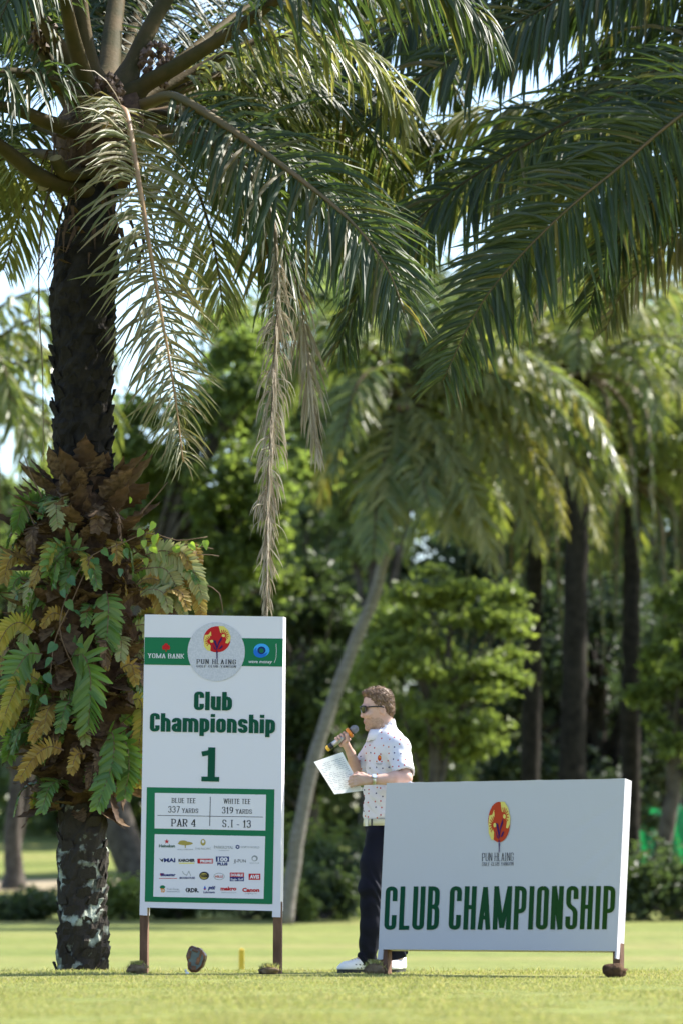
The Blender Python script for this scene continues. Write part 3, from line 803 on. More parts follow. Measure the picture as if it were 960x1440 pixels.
def curved_trunk(parent, ctrl, r0, r1, mat_, n=40, nr=14, rings=0.0):
    p, L = spline(ctrl, n)
    rad = np.linspace(r0, r1, n)
    rad[:4] *= np.array([1.3, 1.15, 1.06, 1.02])
    rad *= 1 + rings * np.sin(np.arange(n) * 2.1)
    V, F = tube_np(p, rad, nr, True)
    V = np.array(V); V += np.array([[.25 * r1 * fbm(v, 2.2, 3)] * 3 for v in V])
    return link('trunk', mesh_np('trunk', V, F, mat_, True), parent)

DC = 76.0
rootc = P(398, 1296, DC); rootc[2] = float(ground_z(0, DC)) - .05
coco = empty('coconut_palm', rootc, 'coconut palm with a slender grey leaning trunk in the middle distance', 'palm tree', 'palms behind the lawn')
curved_trunk(coco, [rootc] + PX([(408, 1250, DC), (424, 1150, DC), (450, 1040, DC), (492, 920, DC), (528, 830, DC), (548, 740, DC), (560, 640, DC), (566, 570, DC)]), .15, .10, M_COCOBARK, rings=.05)
CF = [
 ([(565, 560), (622, 540), (680, 618), (730, 690), (757, 768)], M_COCOYEL, -1.5), ([(565, 560), (640, 515), (720, 540), (790, 590), (850, 660)], M_COCO, -1),
 ([(560, 565), (556, 600), (552, 660), (550, 730)], M_COCOYEL, -2), ([(560, 560), (515, 535), (485, 590), (472, 660)], M_COCO, -1),
 ([(565, 560), (600, 610), (625, 680), (634, 752)], M_COCOYEL, -2), ([(560, 555), (540, 480), (500, 440), (440, 455)], M_COCO, 0),
 ([(565, 555), (600, 480), (650, 440), (720, 450)], M_COCO, 1), ([(565, 560), (585, 640), (602, 712)], M_COCO, -2.2), ([(565, 560), (690, 560), (745, 630), (778, 705)], M_COCO, .5),
 ([(560, 560), (530, 600), (515, 660), (508, 730)], M_COCO, .5), ([(565, 560), (650, 600), (690, 680), (700, 745)], M_COCO, 1.5), ([(560, 555), (480, 500), (420, 520), (385, 590)], M_COCO, .8),
 ([(565, 555), (575, 470), (590, 410), (620, 380)], M_COCO, 1.5), ([(565, 560), (640, 640), (660, 700), (668, 760)], M_COCO, -1), ([(562, 560), (530, 520), (500, 545), (480, 620)], M_COCO, -2),
 ([(562, 558), (610, 500), (700, 500), (800, 560), (870, 650)], M_COCOYEL, 1), ([(562, 558), (520, 490), (450, 480), (390, 540), (360, 620)], M_COCO, -.5), ([(562, 558), (640, 545), (720, 600), (775, 680), (790, 740)], M_COCOYEL, -.8), ([(562, 560), (520, 560), (470, 620), (450, 700)], M_COCOYEL, .5), ([(562, 555), (610, 440), (680, 400), (760, 420)], M_COCO, 1),
 ([(562, 558), (640, 480), (740, 500), (830, 580), (880, 690)], M_COCO, -1.2), ([(562, 558), (650, 520), (750, 580), (820, 680), (840, 760)], M_COCOYEL, -1.8), ([(562, 560), (610, 600), (660, 690), (690, 790)], M_COCOYEL, -2.2), ([(562, 560), (545, 620), (530, 700), (525, 780)], M_COCO, -2.4)]
for i, (c, lm, dd) in enumerate(CF):
    n = len(c)
    pts = [P(a, b, DC + dd * k / (n - 1)) for k, (a, b) in enumerate(c)]
    make_frond(coco, pts, lm, M_COCOYEL if lm is M_COCOYEL else M_RACHIS, Lmax=1.05, W=.085, spacing=.04, start=.08, droop=1.1, r0=.05, r1=.014, nseg=3, seed=500 + i)
for k in range(9):
    a = k * 2.4
    lump(coco, 'coconut', P(566 + 9 * math.cos(a), 572 + 7 * math.sin(a * 1.3), DC - .3), (.12, .12, .15), M_FRUIT if k % 2 else M_COCOYEL, k, .08, sub=2)

def bg_palm(name, label, base_px, crown_px, d, n, L, seed, lm, trunk_r, mat_, dead=0, lean=None, sag=.42):
    b = P(base_px[0], base_px[1], d); b[2] = float(ground_z(b[0], d)) - .05
    c = P(crown_px[0], crown_px[1], d)
    root = empty(name, b, label, 'palm tree', 'palms behind the lawn')
    curved_trunk(root, [b, b + (c - b) * .5 + np.array([lean or 0, 0, 0]), c], trunk_r, trunk_r * .8, mat_)
    rs = random.Random(seed)
    for i in range(n):
        az = i * 2.39996 + rs.uniform(-.2, .2)
        f = i / n
        soft_frond(root, c, az, 1.25 - 1.35 * f + rs.uniform(-.1, .1), L * rs.uniform(.85, 1.1), sag * rs.uniform(.8, 1.15), lm if rs.random() < .8 else M_PALMSUN, M_RACHIS, seed * 100 + i)
    for i in range(dead):
        az = i * 2.39996 + 1
        soft_frond(root, c - np.array([0, 0, .15]), az, -.1 - .5 * (i / dead), L * rs.uniform(.75, 1.35), .95, M_PALM, M_RACHISBRN, seed * 100 + 60 + i, Lmax=.4, W=.05, spacing=.08, droop=3, name='dead_frond')
    return root
bg_palm('oil_palm', 'dark oil palm at the right, behind and above the white banner', (800, 1290), (815, 515), 84, 26, 4.6, 11, M_COCO, .3, M_DARKBARK, 12, sag=.3)
bg_palm('oil_palm', 'oil palm farther back, crown left of the dark one', (705, 1270), (690, 560), 100, 22, 4.6, 12, M_COCO, .26, M_DARKBARK, 6, sag=.3)
bg_palm('coconut_palm', 'pale blurred palm cut by the left edge of the picture', (-30, 1290), (-70, 560), 64, 22, 3.9, 13, M_COCO, .2, M_COCOBARK, 2)
bg_palm('oil_palm', 'oil palm crown cut by the right edge of the picture', (1010, 1290), (985, 560), 90, 22, 4.4, 14, M_COCO, .26, M_DARKBARK, 6, sag=.3)

bg_palm('oil_palm', 'lower oil palm with lit arching fronds right of the leaning palm', (742, 1285), (752, 690), 90, 20, 4.0, 15, M_COCO, .24, M_DARKBARK, 8, sag=.3)
bg_palm('oil_palm', 'lower oil palm above the right end of the banner', (885, 1285), (888, 670), 88, 20, 4.0, 16, M_COCO, .24, M_DARKBARK, 8, sag=.3)
# ------------------------------------------------------------------ broadleaf trees and bushes of the background
def leaf_cloud(centres, radii, counts, size, rs, flat=.55, up=.3):
    """rhombic leaves scattered in clumps; returns V,F"""
    Vs = []
    for c, r, n in zip(centres, radii, counts):
        d = hole(rs.normal(0, 1, (n, 3)))
        rr = np.minimum(np.abs(rs.normal(0, .62, n)) + .1, 1.7)
        p = c + d * rr[:, None] * np.array([r[0], r[1], r[2]])
        nn = hole(rs.normal(0, 1, (n, 3)) + np.array([0, 0, up * 2]))
        a = hole(np.cross(nn, rs.normal(0, 1, (n, 3))))
        b = np.cross(nn, a)
        s = size * rs.uniform(.6, 1.35, n)
        l = s[:, None] * a; w = (s * flat)[:, None] * b
        bend = nn * (s * .18)[:, None]
        Vs.append(np.stack([p - l * .5, p + w * .5 + bend, p + l * .6, p - w * .5 + bend], 1).reshape(-1, 3))
    V = np.vstack(Vs)
    F = np.arange(len(V)).reshape(-1, 4)
    return V, F

def tree(name, label, base_px, d, crown, lm, seed, trunk=None, trunk_r=.3, nleaf=12000, leaf=.26, nclump=44, flatten=.5, group='trees behind the lawn', hollow=.25, clump=.2, z_lift=0):
    """crown = (px left, px right, py top, py bottom) outline in the photo at distance d"""
    rs = np.random.default_rng(seed)
    b = P(base_px[0], base_px[1], d); b[2] = float(ground_z(b[0], d)) - .1
    x0, y0 = P(crown[0], crown[3], d)[[0, 2]]; x1, y1 = P(crown[1], crown[2], d)[[0, 2]]
    cx, cz = (x0 + x1) / 2, (y0 + y1) / 2
    rx, rz = (x1 - x0) / 2, (y1 - y0) / 2
    root = empty(name, b, label, 'tree', group)
    bark = M_DARKBARK if lm is M_LEAFGLOOM else M_BARK  # trees in painted gloom get the shade-darkened bark too
    top = np.array([cx, d, cz + rz * .3])
    ctrl = [b] + ([P(*q, d) for q in trunk] if trunk else []) + [top]
    pts, L = spline(ctrl, 26)
    V, F = tube_np(pts, np.linspace(trunk_r, trunk_r * .25, 26) * np.concatenate([[1.35, 1.15], np.ones(24)]), 12)
    V = np.array([v + .12 * trunk_r * fbm(v, 1.6, seed) for v in V])
    tr = link('trunk', mesh_np('trunk', V, F, bark, True), root)
    # clump centres on an uneven ellipsoid shell
    C, R = [], []
    for i in range(nclump):
        dv = hole(rs.normal(0, 1, 3))
        q = hollow + (1 - hollow) * rs.random() ** .5
        q *= .92
        C.append(np.array([cx + dv[0] * rx * q, d + dv[1] * rx * .8 * q, cz + dv[2] * rz * q]))
        s = clump * rs.uniform(.6, 1.3)
        R.append(np.array([rx * s * 1.15, rx * s, min(rx, rz) * s * flatten * 1.6]))
    w = np.array([r[0] * r[2] for r in R]); w = w / w.sum()
    cnt = np.maximum(20, (w * nleaf)).astype(int)
    V, F = leaf_cloud(C, R, cnt, leaf, rs)
    cr = link('crown', mesh_np('crown', V, F, lm), root)
    cr['kind'] = 'stuff'
    mb = MB()
    for i in range(0, nclump, 2):
        k = int(np.clip(8 + 14 * rs.random(), 6, 22))
        s, e = pts[k], C[i]
        mid = (s + e) / 2 + np.array([0, 0, .12 * np.linalg.norm(e - s)])
        q, _ = spline([s, mid, e], 8)
        mb.tube(q, np.linspace(trunk_r * .32, trunk_r * .06, 8), 6)
    mb.build('limbs', bark, root, True)
    return root

TR = [
 # name, label, base px, d, crown outline, leaf material, seed, options
 ('broadleaf_tree', 'dark trunked leaning tree partly hidden by the tall sign', (212, 1278), 88, (150, 470, 430, 900), M_LEAFMID, 21, dict(trunk=[(195, 1235), (165, 1150), (150, 1060), (190, 900)], trunk_r=.42, nleaf=18000, nclump=60)),
 ('broadleaf_tree', 'fork trunked tree left of the palm trunk', (22, 1240), 100, (-140, 150, 700, 1080), M_LEAFMID, 22, dict(trunk=[(18, 1180), (25, 1060)], trunk_r=.26, nleaf=9000, leaf=.3)),
 ('broadleaf_tree', 'thin trunked tree beside the fork, left of the palm', (10, 1236), 101, (-60, 130, 820, 1060), M_LEAFDARK, 23, dict(trunk=[(30, 1150), (42, 1090)], trunk_r=.18, nleaf=5000, leaf=.3)),
 ('broadleaf_tree', 'dark green tree between the tall sign and the leaning palm', (440, 1270), 93, (290, 560, 740, 1190), M_LEAFDARK, 24, dict(trunk_r=.3, nleaf=16000, nclump=56)),
 ('broadleaf_tree', 'bright feathery tree in layers right of the leaning palm', (590, 1290), 80, (500, 765, 775, 1075), M_LEAFLIGHT, 25, dict(trunk_r=.22, nleaf=15000, leaf=.2, nclump=46, flatten=.24, clump=.22)),
 ('broadleaf_tree', 'gloomy tree behind the banner, below the oil palm', (860, 1280), 98, (650, 1010, 760, 1200), M_LEAFGLOOM, 26, dict(trunk_r=.4, nleaf=17000, nclump=56)),
 ('broadleaf_tree', 'tree with a slim leaning trunk at the right edge', (918, 1262), 86, (890, 1060, 800, 1110), M_LEAFMID, 28, dict(trunk=[(926, 1220), (945, 1120), (955, 1050)], trunk_r=.24, nleaf=7000, leaf=.24)),
 ('broadleaf_tree', 'tall pale green tree above the bright feathery one', (520, 1250), 118, (400, 660, 440, 800), M_LEAFFAR, 29, dict(trunk_r=.4, nleaf=10000, leaf=.36)),
 ('broadleaf_tree', 'tall misty tree behind the oil palm crown', (760, 1250), 122, (600, 900, 405, 800), M_LEAFFAR, 30, dict(trunk_r=.4, nleaf=12000, leaf=.36)),
 ('broadleaf_tree', 'tall misty tree at the right edge of the wood', (960, 1250), 120, (840, 1100, 420, 900), M_LEAFFAR, 31, dict(trunk_r=.4, nleaf=11000, leaf=.36)),
 ('broadleaf_tree', 'soft green tree behind the palm trunk on the left', (130, 1250), 125, (-20, 250, 620, 1010), M_LEAFFAR, 32, dict(trunk_r=.35, nleaf=10000, leaf=.36)),
 ('broadleaf_tree', 'low dark tree behind the tall sign', (300, 1255), 112, (160, 400, 780, 1130), M_LEAFDARK, 33, dict(trunk_r=.3, nleaf=9000, leaf=.33)),
 ('broadleaf_tree', 'dim tree filling the gap behind the standing man', (600, 1255), 114, (460, 720, 800, 1190), M_LEAFMID, 34, dict(trunk_r=.3, nleaf=10000, leaf=.33)),
 ('broadleaf_tree', 'far tree closing the view at the left edge', (-60, 1230), 140, (-180, 90, 560, 960), M_LEAFFAR, 35, dict(trunk_r=.35, nleaf=8000, leaf=.4)),
 ('broadleaf_tree', 'far dark tree closing the view right of centre', (740, 1230), 140, (580, 860, 620, 1170), M_LEAFGLOOM, 36, dict(trunk_r=.35, nleaf=10000, leaf=.42)),
 ('broadleaf_tree', 'far dark tree closing the view at the right edge', (930, 1230), 142, (820, 1100, 620, 1120), M_LEAFGLOOM, 37, dict(trunk_r=.35, nleaf=9000, leaf=.42)),
 ('broadleaf_tree', 'far mid green tree closing the view between the palms', (420, 1230), 145, (280, 580, 640, 1130), M_LEAFDARK, 38, dict(trunk_r=.35, nleaf=10000, leaf=.42)),
 ('broadleaf_tree', 'deeply shaded tree under the arching palm fronds', (760, 1270), 104, (590, 930, 590, 1150), M_LEAFGLOOM, 39, dict(trunk_r=.35, nleaf=16000, leaf=.32, nclump=60)),
]
for nm, lb, bp, d, cr, lm, sd, kw in TR:
    tree(nm, lb, bp, d, cr, lm, sd, **kw)

# the wood closing the view behind them
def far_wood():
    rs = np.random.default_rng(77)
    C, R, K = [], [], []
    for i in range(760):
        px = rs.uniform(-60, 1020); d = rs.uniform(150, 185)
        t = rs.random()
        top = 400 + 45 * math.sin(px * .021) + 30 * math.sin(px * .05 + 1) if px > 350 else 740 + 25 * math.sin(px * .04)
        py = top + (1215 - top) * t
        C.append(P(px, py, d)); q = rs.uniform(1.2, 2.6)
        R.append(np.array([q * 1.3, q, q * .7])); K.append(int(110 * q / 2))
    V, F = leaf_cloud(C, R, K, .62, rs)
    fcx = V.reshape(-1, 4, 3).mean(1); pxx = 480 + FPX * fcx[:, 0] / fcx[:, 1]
    gloom = (pxx > 560) & (fcx[:, 2] < 17)  # lower right leaves take the colour with shade painted in
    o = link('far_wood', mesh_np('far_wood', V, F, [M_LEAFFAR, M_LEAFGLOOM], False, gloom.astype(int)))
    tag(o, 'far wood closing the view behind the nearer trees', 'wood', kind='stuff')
far_wood()

def bush(label, px, d, w, h, lm, seed, leaf=.16, n=2600, name='bush'):
    rs = np.random.default_rng(seed)
    b = P(px, 1300, d); b[2] = float(ground_z(b[0], d)) - .05
    C, R = [], []
    for i in range(9):
        C.append(b + np.array([rs.uniform(-w, w) * .42, rs.uniform(-.5, .5) * w * .5, h * rs.uniform(.25, .72)]))
        R.append(np.array([w * .24, w * .24, h * .32]) * rs.uniform(.8, 1.25))
    V, F = leaf_cloud(C, R, [n // 9] * 9, leaf, rs)
    root = empty(name, b, label, 'bush', 'bushes along the edge of the lawn')
    lo = link('foliage', mesh_np('foliage', V, F, lm), root); lo['kind'] = 'stuff'
    mb = MB()
    for i in range(0, 9, 2):
        q, _ = spline([b, (b + C[i]) / 2 + np.array([.05, 0, .1]), C[i]], 6)
        mb.tube(q, np.linspace(.04, .012, 6), 5)
    mb.build('stem', M_BARK, root)
    return root
BU = [
 (20, 79, 1.3, .55, M_LEAFDARK, 'low dark bush at the left edge of the lawn'), (55, 79.5, 1.2, .6, M_LEAFDARK, 'second low dark bush from the left edge'),
 (170, 79, 1.1, .9, M_LEAFLIGHT, 'bright bush right of the palm trunk foot'), (250, 80, 1.7, .8, M_LEAFDARK, 'dark bush seen between the posts of the tall sign'),
 (345, 80, 1.7, .75, M_LEAFDARK, 'dark bush behind the right post of the tall sign'), (415, 78, .7, .8, M_LEAFLIGHT, 'small bright bush at the foot of the leaning palm'),
 (455, 79.5, 1.4, 1.2, M_LEAFDARK, 'dark bush left of the man at knee height'), (480, 83, 1.5, 1.9, M_LEAFDARK, 'taller dark bush behind the man'),
 (560, 82, 1.8, 1.7, M_LEAFDARK, 'dark bush hidden mostly by the man and banner'), (440, 87, 1.7, 2.1, M_LEAFMID, 'mid green bush beside the leaning palm trunk'),
 (840, 79, 1.9, 1.5, M_LEAFDARK, 'dark bush at the right end of the banner'), (900, 79, 1.9, 1.55, M_LEAFDARK, 'dark bush just right of the banner'), (955, 79.5, 1.9, 1.7, M_LEAFDARK, 'dark bush at the right edge of the lawn'),
 (640, 81, 2, 1.7, M_LEAFDARK, 'dark bush behind the left half of the banner'), (730, 81, 2, 1.7, M_LEAFDARK, 'dark bush behind the middle of the banner'),
]
for i, (px, d, w, h, lm, lb) in enumerate(BU):
    bush(lb, px, d, w, h, lm, 60 + i)

# green netting strung behind the trees at the right
net = empty('netting_fence', P(930, 1190, 118), 'bright green netting strung between posts behind the trees', 'netting')
nv, nf = [], []
for i in range(41):
    x = P(850 + i * 5.2, 1190, 118)[0]
    for k in range(9):
        z = float(ground_z(x, 118)) + .15 + k * .24 - .15 * math.sin(i * .32) ** 2 * (k / 8)
        nv.append((x, 118 + .12 * math.sin(i * 1.3 + k * .7), z))
for i in range(40):
    for k in range(8):
        a = i * 9 + k
        nf.append((a, a + 9, a + 10, a + 1))
link('net', mesh_np('net', nv, nf, M_NET, True), net)
for i in range(5):
    x = P(850 + i * 52, 1190, 118)[0]
    mb = MB(); mb.tube([(x, 118.15, float(ground_z(x, 118)) - .1), (x, 118.15, float(ground_z(x, 118)) + 2.3)], .04, 8)
    mb.build('post', M_BARK, net)
# ------------------------------------------------------------------ ferns and vine on the palm trunk
fern_base = P(117, 1140, D1)
fern = empty('basket_fern', fern_base, 'big basket fern of brown shield leaves wrapped round the palm trunk', 'fern')
def mass_r(z):
    z0, z1 = P(0, 1135, D1)[2], P(0, 660, D1)[2]
    t = (z - z0) / (z1 - z0)
    return float(np.interp(t, [0, .08, .2, .45, .7, .88, 1.0], [.18, .30, .38, .43, .42, .33, .22]))
ZF0, ZF1 = P(0, 1140, D1)[2], P(0, 665, D1)[2]
def build_mass():
    V, F = [], []
    nz, nr = 50, 40
    for i in range(nz + 1):
        z = ZF0 + (ZF1 - ZF0) * i / nz
        r = mass_r(z) * .86
        if i in (0, nz): r = .12
        for j in range(nr):
            a = 2 * math.pi * j / nr
            x, y = math.cos(a), math.sin(a)
            p = (fern_base[0] + x * r, D1 + y * r, z)
            q = r * (1 + .30 * fbm(p, 3.5, 2) + .16 * fbm(p, 12, 5))
            V.append((fern_base[0] + x * q - .02, D1 + y * q, z))
    for i in range(nz):
        for j in range(nr):
            k = (j + 1) % nr
            F.append((i * nr + j, i * nr + k, (i + 1) * nr + k, (i + 1) * nr + j))
    return link('root_mass', mesh_np('root_mass', V, F, M_ROOT), fern)
build_mass()

def shield_mesh(seed, L=.26, W=.16):
    rs = random.Random(seed)
    V, F = [], []
    n, m = 11, 5
    for i in range(n):
        t = i / (n - 1)
        w = W * .5 * np.interp(t, [0, .15, .4, .7, .92, 1], [.45, .85, 1, .8, .4, .06])
        w *= (.78 if i % 2 else 1.08)
        for j in range(m):
            u = j / (m - 1) * 2 - 1
            V.append((u * w, -.05 * math.sin(t * 2.6) + .35 * w * u * u * 1.2 + rs.uniform(-.004, .004) - .10 * t * t, t * L * (1 - .10 * u * u)))
    for i in range(n - 1):
        for j in range(m - 1):
            a = i * m + j
            F.append((a, a + 1, a + m + 1, a + m))
    return mesh_np('shield_leaf', V, F, M_SHIELD, False)
SH = [shield_mesh(i, .22 + .03 * (i % 3), .12 + .02 * (i % 4)) for i in range(6)]
rs = random.Random(5)
for i in range(250):
    z = ZF0 + .03 + (ZF1 - ZF0) * (i + rs.random()) / 250
    a = i * 2.39996 + rs.uniform(-.3, .3)
    if math.sin(a) > .55 : a = -a            # more of them on the side we see
    r = mass_r(z) * rs.uniform(.72, 1.0)
    o = bpy.data.objects.new('shield_leaf', SH[i % 6]); COL.objects.link(o)
    o.location = (fern_base[0] + math.cos(a) * r - .02, D1 + math.sin(a) * r, z - .05)
    up = np.interp(z, [ZF0, ZF1 - .5, ZF1], [1.15, .75, .22])
    o.rotation_euler = (up * rs.uniform(.5, 1.5) + (rs.random() < .12) * 1.2, rs.uniform(-.45, .45), a + math.pi / 2 + rs.uniform(-.5, .5))
    s = rs.uniform(.6, 1.25) * (1.15 if z > ZF1 - .45 else 1.0)
    o.scale = (s, s, s)
    set_parent(o, fern)

def fern_frond(parent, ctrl, m, width=.14, lobe=.045, seed=1, n0=(0, -1, .2), name='frond', droop=.25, lab=None, fwd=(.25, .9), prof=None):
    rsn = np.random.default_rng(seed)
    pts, L = spline(ctrl, 20)
    T, N, B = frames(pts, n0)
    V0, F0 = tube_np(pts, np.linspace(.006, .0025, 20), 5)
    n = max(5, int(L / (lobe * .80)))
    P0, D0, NN, LL, WW, DR = [], [], [], [], [], []
    s = np.linspace(0, 1, 20)
    for side in (-1, 1):
        ss = np.linspace(.06, .985, n) + (.4 / n if side > 0 else 0)
        ss = np.clip(ss, 0, .995)
        g = lambda A: np.stack([np.interp(ss, s, A[:, k]) for k in range(3)], 1)
        f = np.interp(ss, [0, 1], fwd)
        D0.append(hole(side * hole(g(B)) + hole(g(T)) * f[:, None] + hole(g(N)) * (.12 + rsn.normal(0, .1, len(ss)))[:, None]))
        P0.append(g(pts)); NN.append(hole(hole(g(T)) + rsn.normal(0, .15, (len(ss), 3))))
        LL.append(width * np.interp(ss, [0, .2, .45, .8, 1], prof or [.45, .85, 1, .75, .5]) * rsn.uniform(.85, 1.12, len(ss)))
        WW.append(np.full(len(ss), lobe * 1.15) * rsn.uniform(.85, 1.15, len(ss))); DR.append(np.full(len(ss), droop))
    P0, D0, NN = map(np.vstack, (P0, D0, NN)); LL, WW, DR = map(np.concatenate, (LL, WW, DR))
    V = leaflet_strips(P0, D0, NN, LL, WW, DR, 4, 0, .12, [.95, 1.0, .92, .7, .12])
    SF = strip_faces(4)
    k, nv = V.shape[0], V.shape[1]
    FF = (SF[None] + (np.arange(k) * nv)[:, None, None]).reshape(-1, 4)
    mb = MB(); mb.add(V.reshape(-1, 3), FF, 0); mb.add(V0, F0, 1)
    o = mb.build(name, [m, M_STEM], parent)
    if lab: o['label'] = lab
    return o
DF = 27.52
fern_frond(fern, PX([(150, 832, DF), (153, 850, DF - .05), (152, 880, DF - .07), (150, 912, DF - .06)]), M_FERN, 0.150, 0.043, 1, lab='green lobed frond high on the trunk')
fern_frond(fern, PX([(100, 925, DF), (118, 922, DF - .1), (128, 955, DF - .16), (125, 1020, DF - .16)]), M_FERN, 0.250, 0.051, 2, lab='largest green frond with a sunlit patch')
fern_frond(fern, PX([(150, 1030, DF), (160, 1035, DF - .06), (158, 1075, DF - .1), (138, 1132, DF - .1)]), M_FERN, 0.170, 0.043, 3, lab='green frond hanging over the lower trunk')
fern_frond(fern, PX([(165, 1040, DF), (178, 1045, DF - .05), (182, 1080, DF - .06), (176, 1118, DF - .06)]), M_FERN, 0.140, 0.038, 4)
fern_frond(fern, PX([(108, 775, DF + .05), (95, 770, DF), (78, 785, DF - .06), (70, 805, DF - .06)]), M_FERN, 0.170, 0.038, 5)
fern_frond(fern, PX([(90, 780, DF + .05), (110, 772, DF), (118, 790, DF - .04)]), M_FERN, 0.100, 0.034, 6)
fern_frond(fern, PX([(205, 780, DF + .1), (235, 775, DF), (268, 795, DF - .05), (285, 840, DF - .05)]), M_FERNPALE, 0.118, 0.028, 7)
fern_frond(fern, PX([(200, 800, DF + .1), (232, 800, DF), (250, 830, DF - .03), (258, 862, DF - .03)]), M_FERNPALE, 0.100, 0.025, 8)
fern_frond(fern, PX([(225, 815, DF + .1), (255, 810, DF + .05), (278, 835, DF), (284, 868, DF)]), M_FERNGOLD, 0.100, 0.028, 9, lab='golden brown frond at the right of the clump')
fern_frond(fern, PX([(195, 830, DF + .1), (215, 830, DF), (226, 850, DF - .03), (228, 880, DF - .03)]), M_FERNGOLD, 0.089, 0.025, 10)
fern_frond(fern, PX([(60, 960, DF), (35, 950, DF - .05), (15, 985, DF - .1), (0, 1030, DF - .1)]), M_FERNYEL, 0.094, 0.023, 11, lab='yellow frond at the left of the clump')
fern_frond(fern, PX([(50, 890, DF), (30, 875, DF - .05), (10, 885, DF - .1), (-8, 920, DF - .1)]), M_FERNYEL, 0.100, 0.023, 12)
fern_frond(fern, PX([(45, 985, DF), (30, 985, DF), (18, 1005, DF), (12, 1020, DF)]), M_FERNYEL, 0.077, 0.023, 13)
fern_frond(fern, PX([(90, 1055, DF), (70, 1050, DF - .05), (48, 1065, DF - .1), (28, 1095, DF - .1)]), M_FERNGOLD, 0.094, 0.025, 14, lab='golden brown frond at the lower left of the clump')
fern_frond(fern, PX([(185, 985, DF + .05), (198, 985, DF), (200, 1015, DF), (194, 1060, DF)]), M_FERNYEL, 0.094, 0.025, 15)
fern_frond(fern, PX([(180, 1050, DF + .05), (195, 1055, DF), (197, 1080, DF), (195, 1105, DF)]), M_FERNYEL, 0.071, 0.025, 16)
fern_frond(fern, PX([(170, 1080, DF + .05), (182, 1085, DF), (186, 1105, DF)]), M_FERNYEL, 0.059, 0.023, 17)
fern_frond(fern, PX([(95, 870, DF + .05), (75, 862, DF - .05), (60, 880, DF - .1)]), M_FERNGOLD, 0.065, 0.021, 18)
fern_frond(fern, PX([(80, 1010, DF), (62, 1010, DF - .05), (45, 1040, DF - .08)]), M_FERNGOLD, 0.077, 0.023, 19)
fern_frond(fern, PX([(60, 920, DF), (40, 920, DF - .05), (22, 945, DF - .08), (12, 970, DF - .08)]), M_FERN, 0.150, 0.038, 20)
fern_frond(fern, PX([(170, 940, DF), (185, 935, DF - .05), (192, 960, DF - .05)]), M_FERNGOLD, 0.077, 0.023, 21)
fern_frond(fern, PX([(120, 1060, DF), (108, 1062, DF - .05), (100, 1085, DF - .08)]), M_FERNGOLD, 0.071, 0.023, 22)
fern_frond(fern, PX([(190, 880, DF + .05), (205, 880, DF), (212, 905, DF)]), M_FERNPALE, 0.071, 0.023, 23)

# many smaller fronds poking out of the mass
rs = random.Random(31)
for i in range(110):
    z = ZF0 + .08 + (ZF1 - ZF0 - .32) * (i + rs.random()) / 110
    a = -math.pi / 2 + rs.uniform(-1.75, 1.75)
    r = mass_r(z) * .9
    p0 = np.array([fern_base[0] + math.cos(a) * r, D1 + math.sin(a) * r, z])
    ov = np.array([math.cos(a), math.sin(a), 0]); l = rs.uniform(.12, .30)
    sd = np.array([-ov[1], ov[0], 0]) * rs.uniform(-.5, .5)
    c = [p0, p0 + (ov * .4 + sd * .3 + np.array([0, 0, .25])) * l, p0 + (ov * .75 + sd * .7 + np.array([0, 0, .1])) * l, p0 + (ov * .9 + sd + np.array([0, 0, -.45])) * l]
    fern_frond(fern, c, rs.choice([M_FERN, M_FERNGOLD, M_FERNYEL, M_FERN, M_FERNPALE, M_FERN, M_SHIELD, M_SHIELD]), l * rs.uniform(.26, .45), rs.uniform(.014, .028), 200 + i, n0=tuple(ov * .5 + np.array([0, 0, 1])))

for i in range(14):          # pale cluster leaning out at the right
    px, py = rs.uniform(205, 262), rs.uniform(770, 845)
    p0 = P(px - 12, py - 6, DF + rs.uniform(-.1, .15)); l = rs.uniform(.14, .24)
    c = [p0, p0 + np.array([.35, -.1, .18]) * l, p0 + np.array([.75, -.25, .05]) * l, p0 + np.array([.95, -.35, -.5]) * l]
    fern_frond(fern, c, rs.choice([M_FERNPALE, M_FERNPALE, M_FERNGOLD, M_FERN]), l * .4, rs.uniform(.02, .03), 320 + i, n0=(0, -.6, 1))

# dry arching stalks
mb = MB()
for a in ([(190, 800, 27.7), (225, 775, 27.6), (262, 766, 27.55), (300, 772, 27.5)], [(190, 805, 27.7), (235, 785, 27.6), (285, 780, 27.5), (308, 782, 27.5)],
          [(185, 745, 27.7), (200, 720, 27.7), (218, 700, 27.7), (236, 678, 27.7)], [(60, 700, 27.7), (45, 670, 27.7), (34, 640, 27.7)], [(50, 740, 27.7), (38, 715, 27.7), (25, 695, 27.7)],
          [(200, 840, 27.7), (260, 820, 27.6), (305, 830, 27.5), (314, 862, 27.5)]):
    q, _ = spline(PX(a), 12); mb.tube(q, np.linspace(.008, .003, 12), 5)
mb.build('dry_stalk', M_STEM, fern, True)

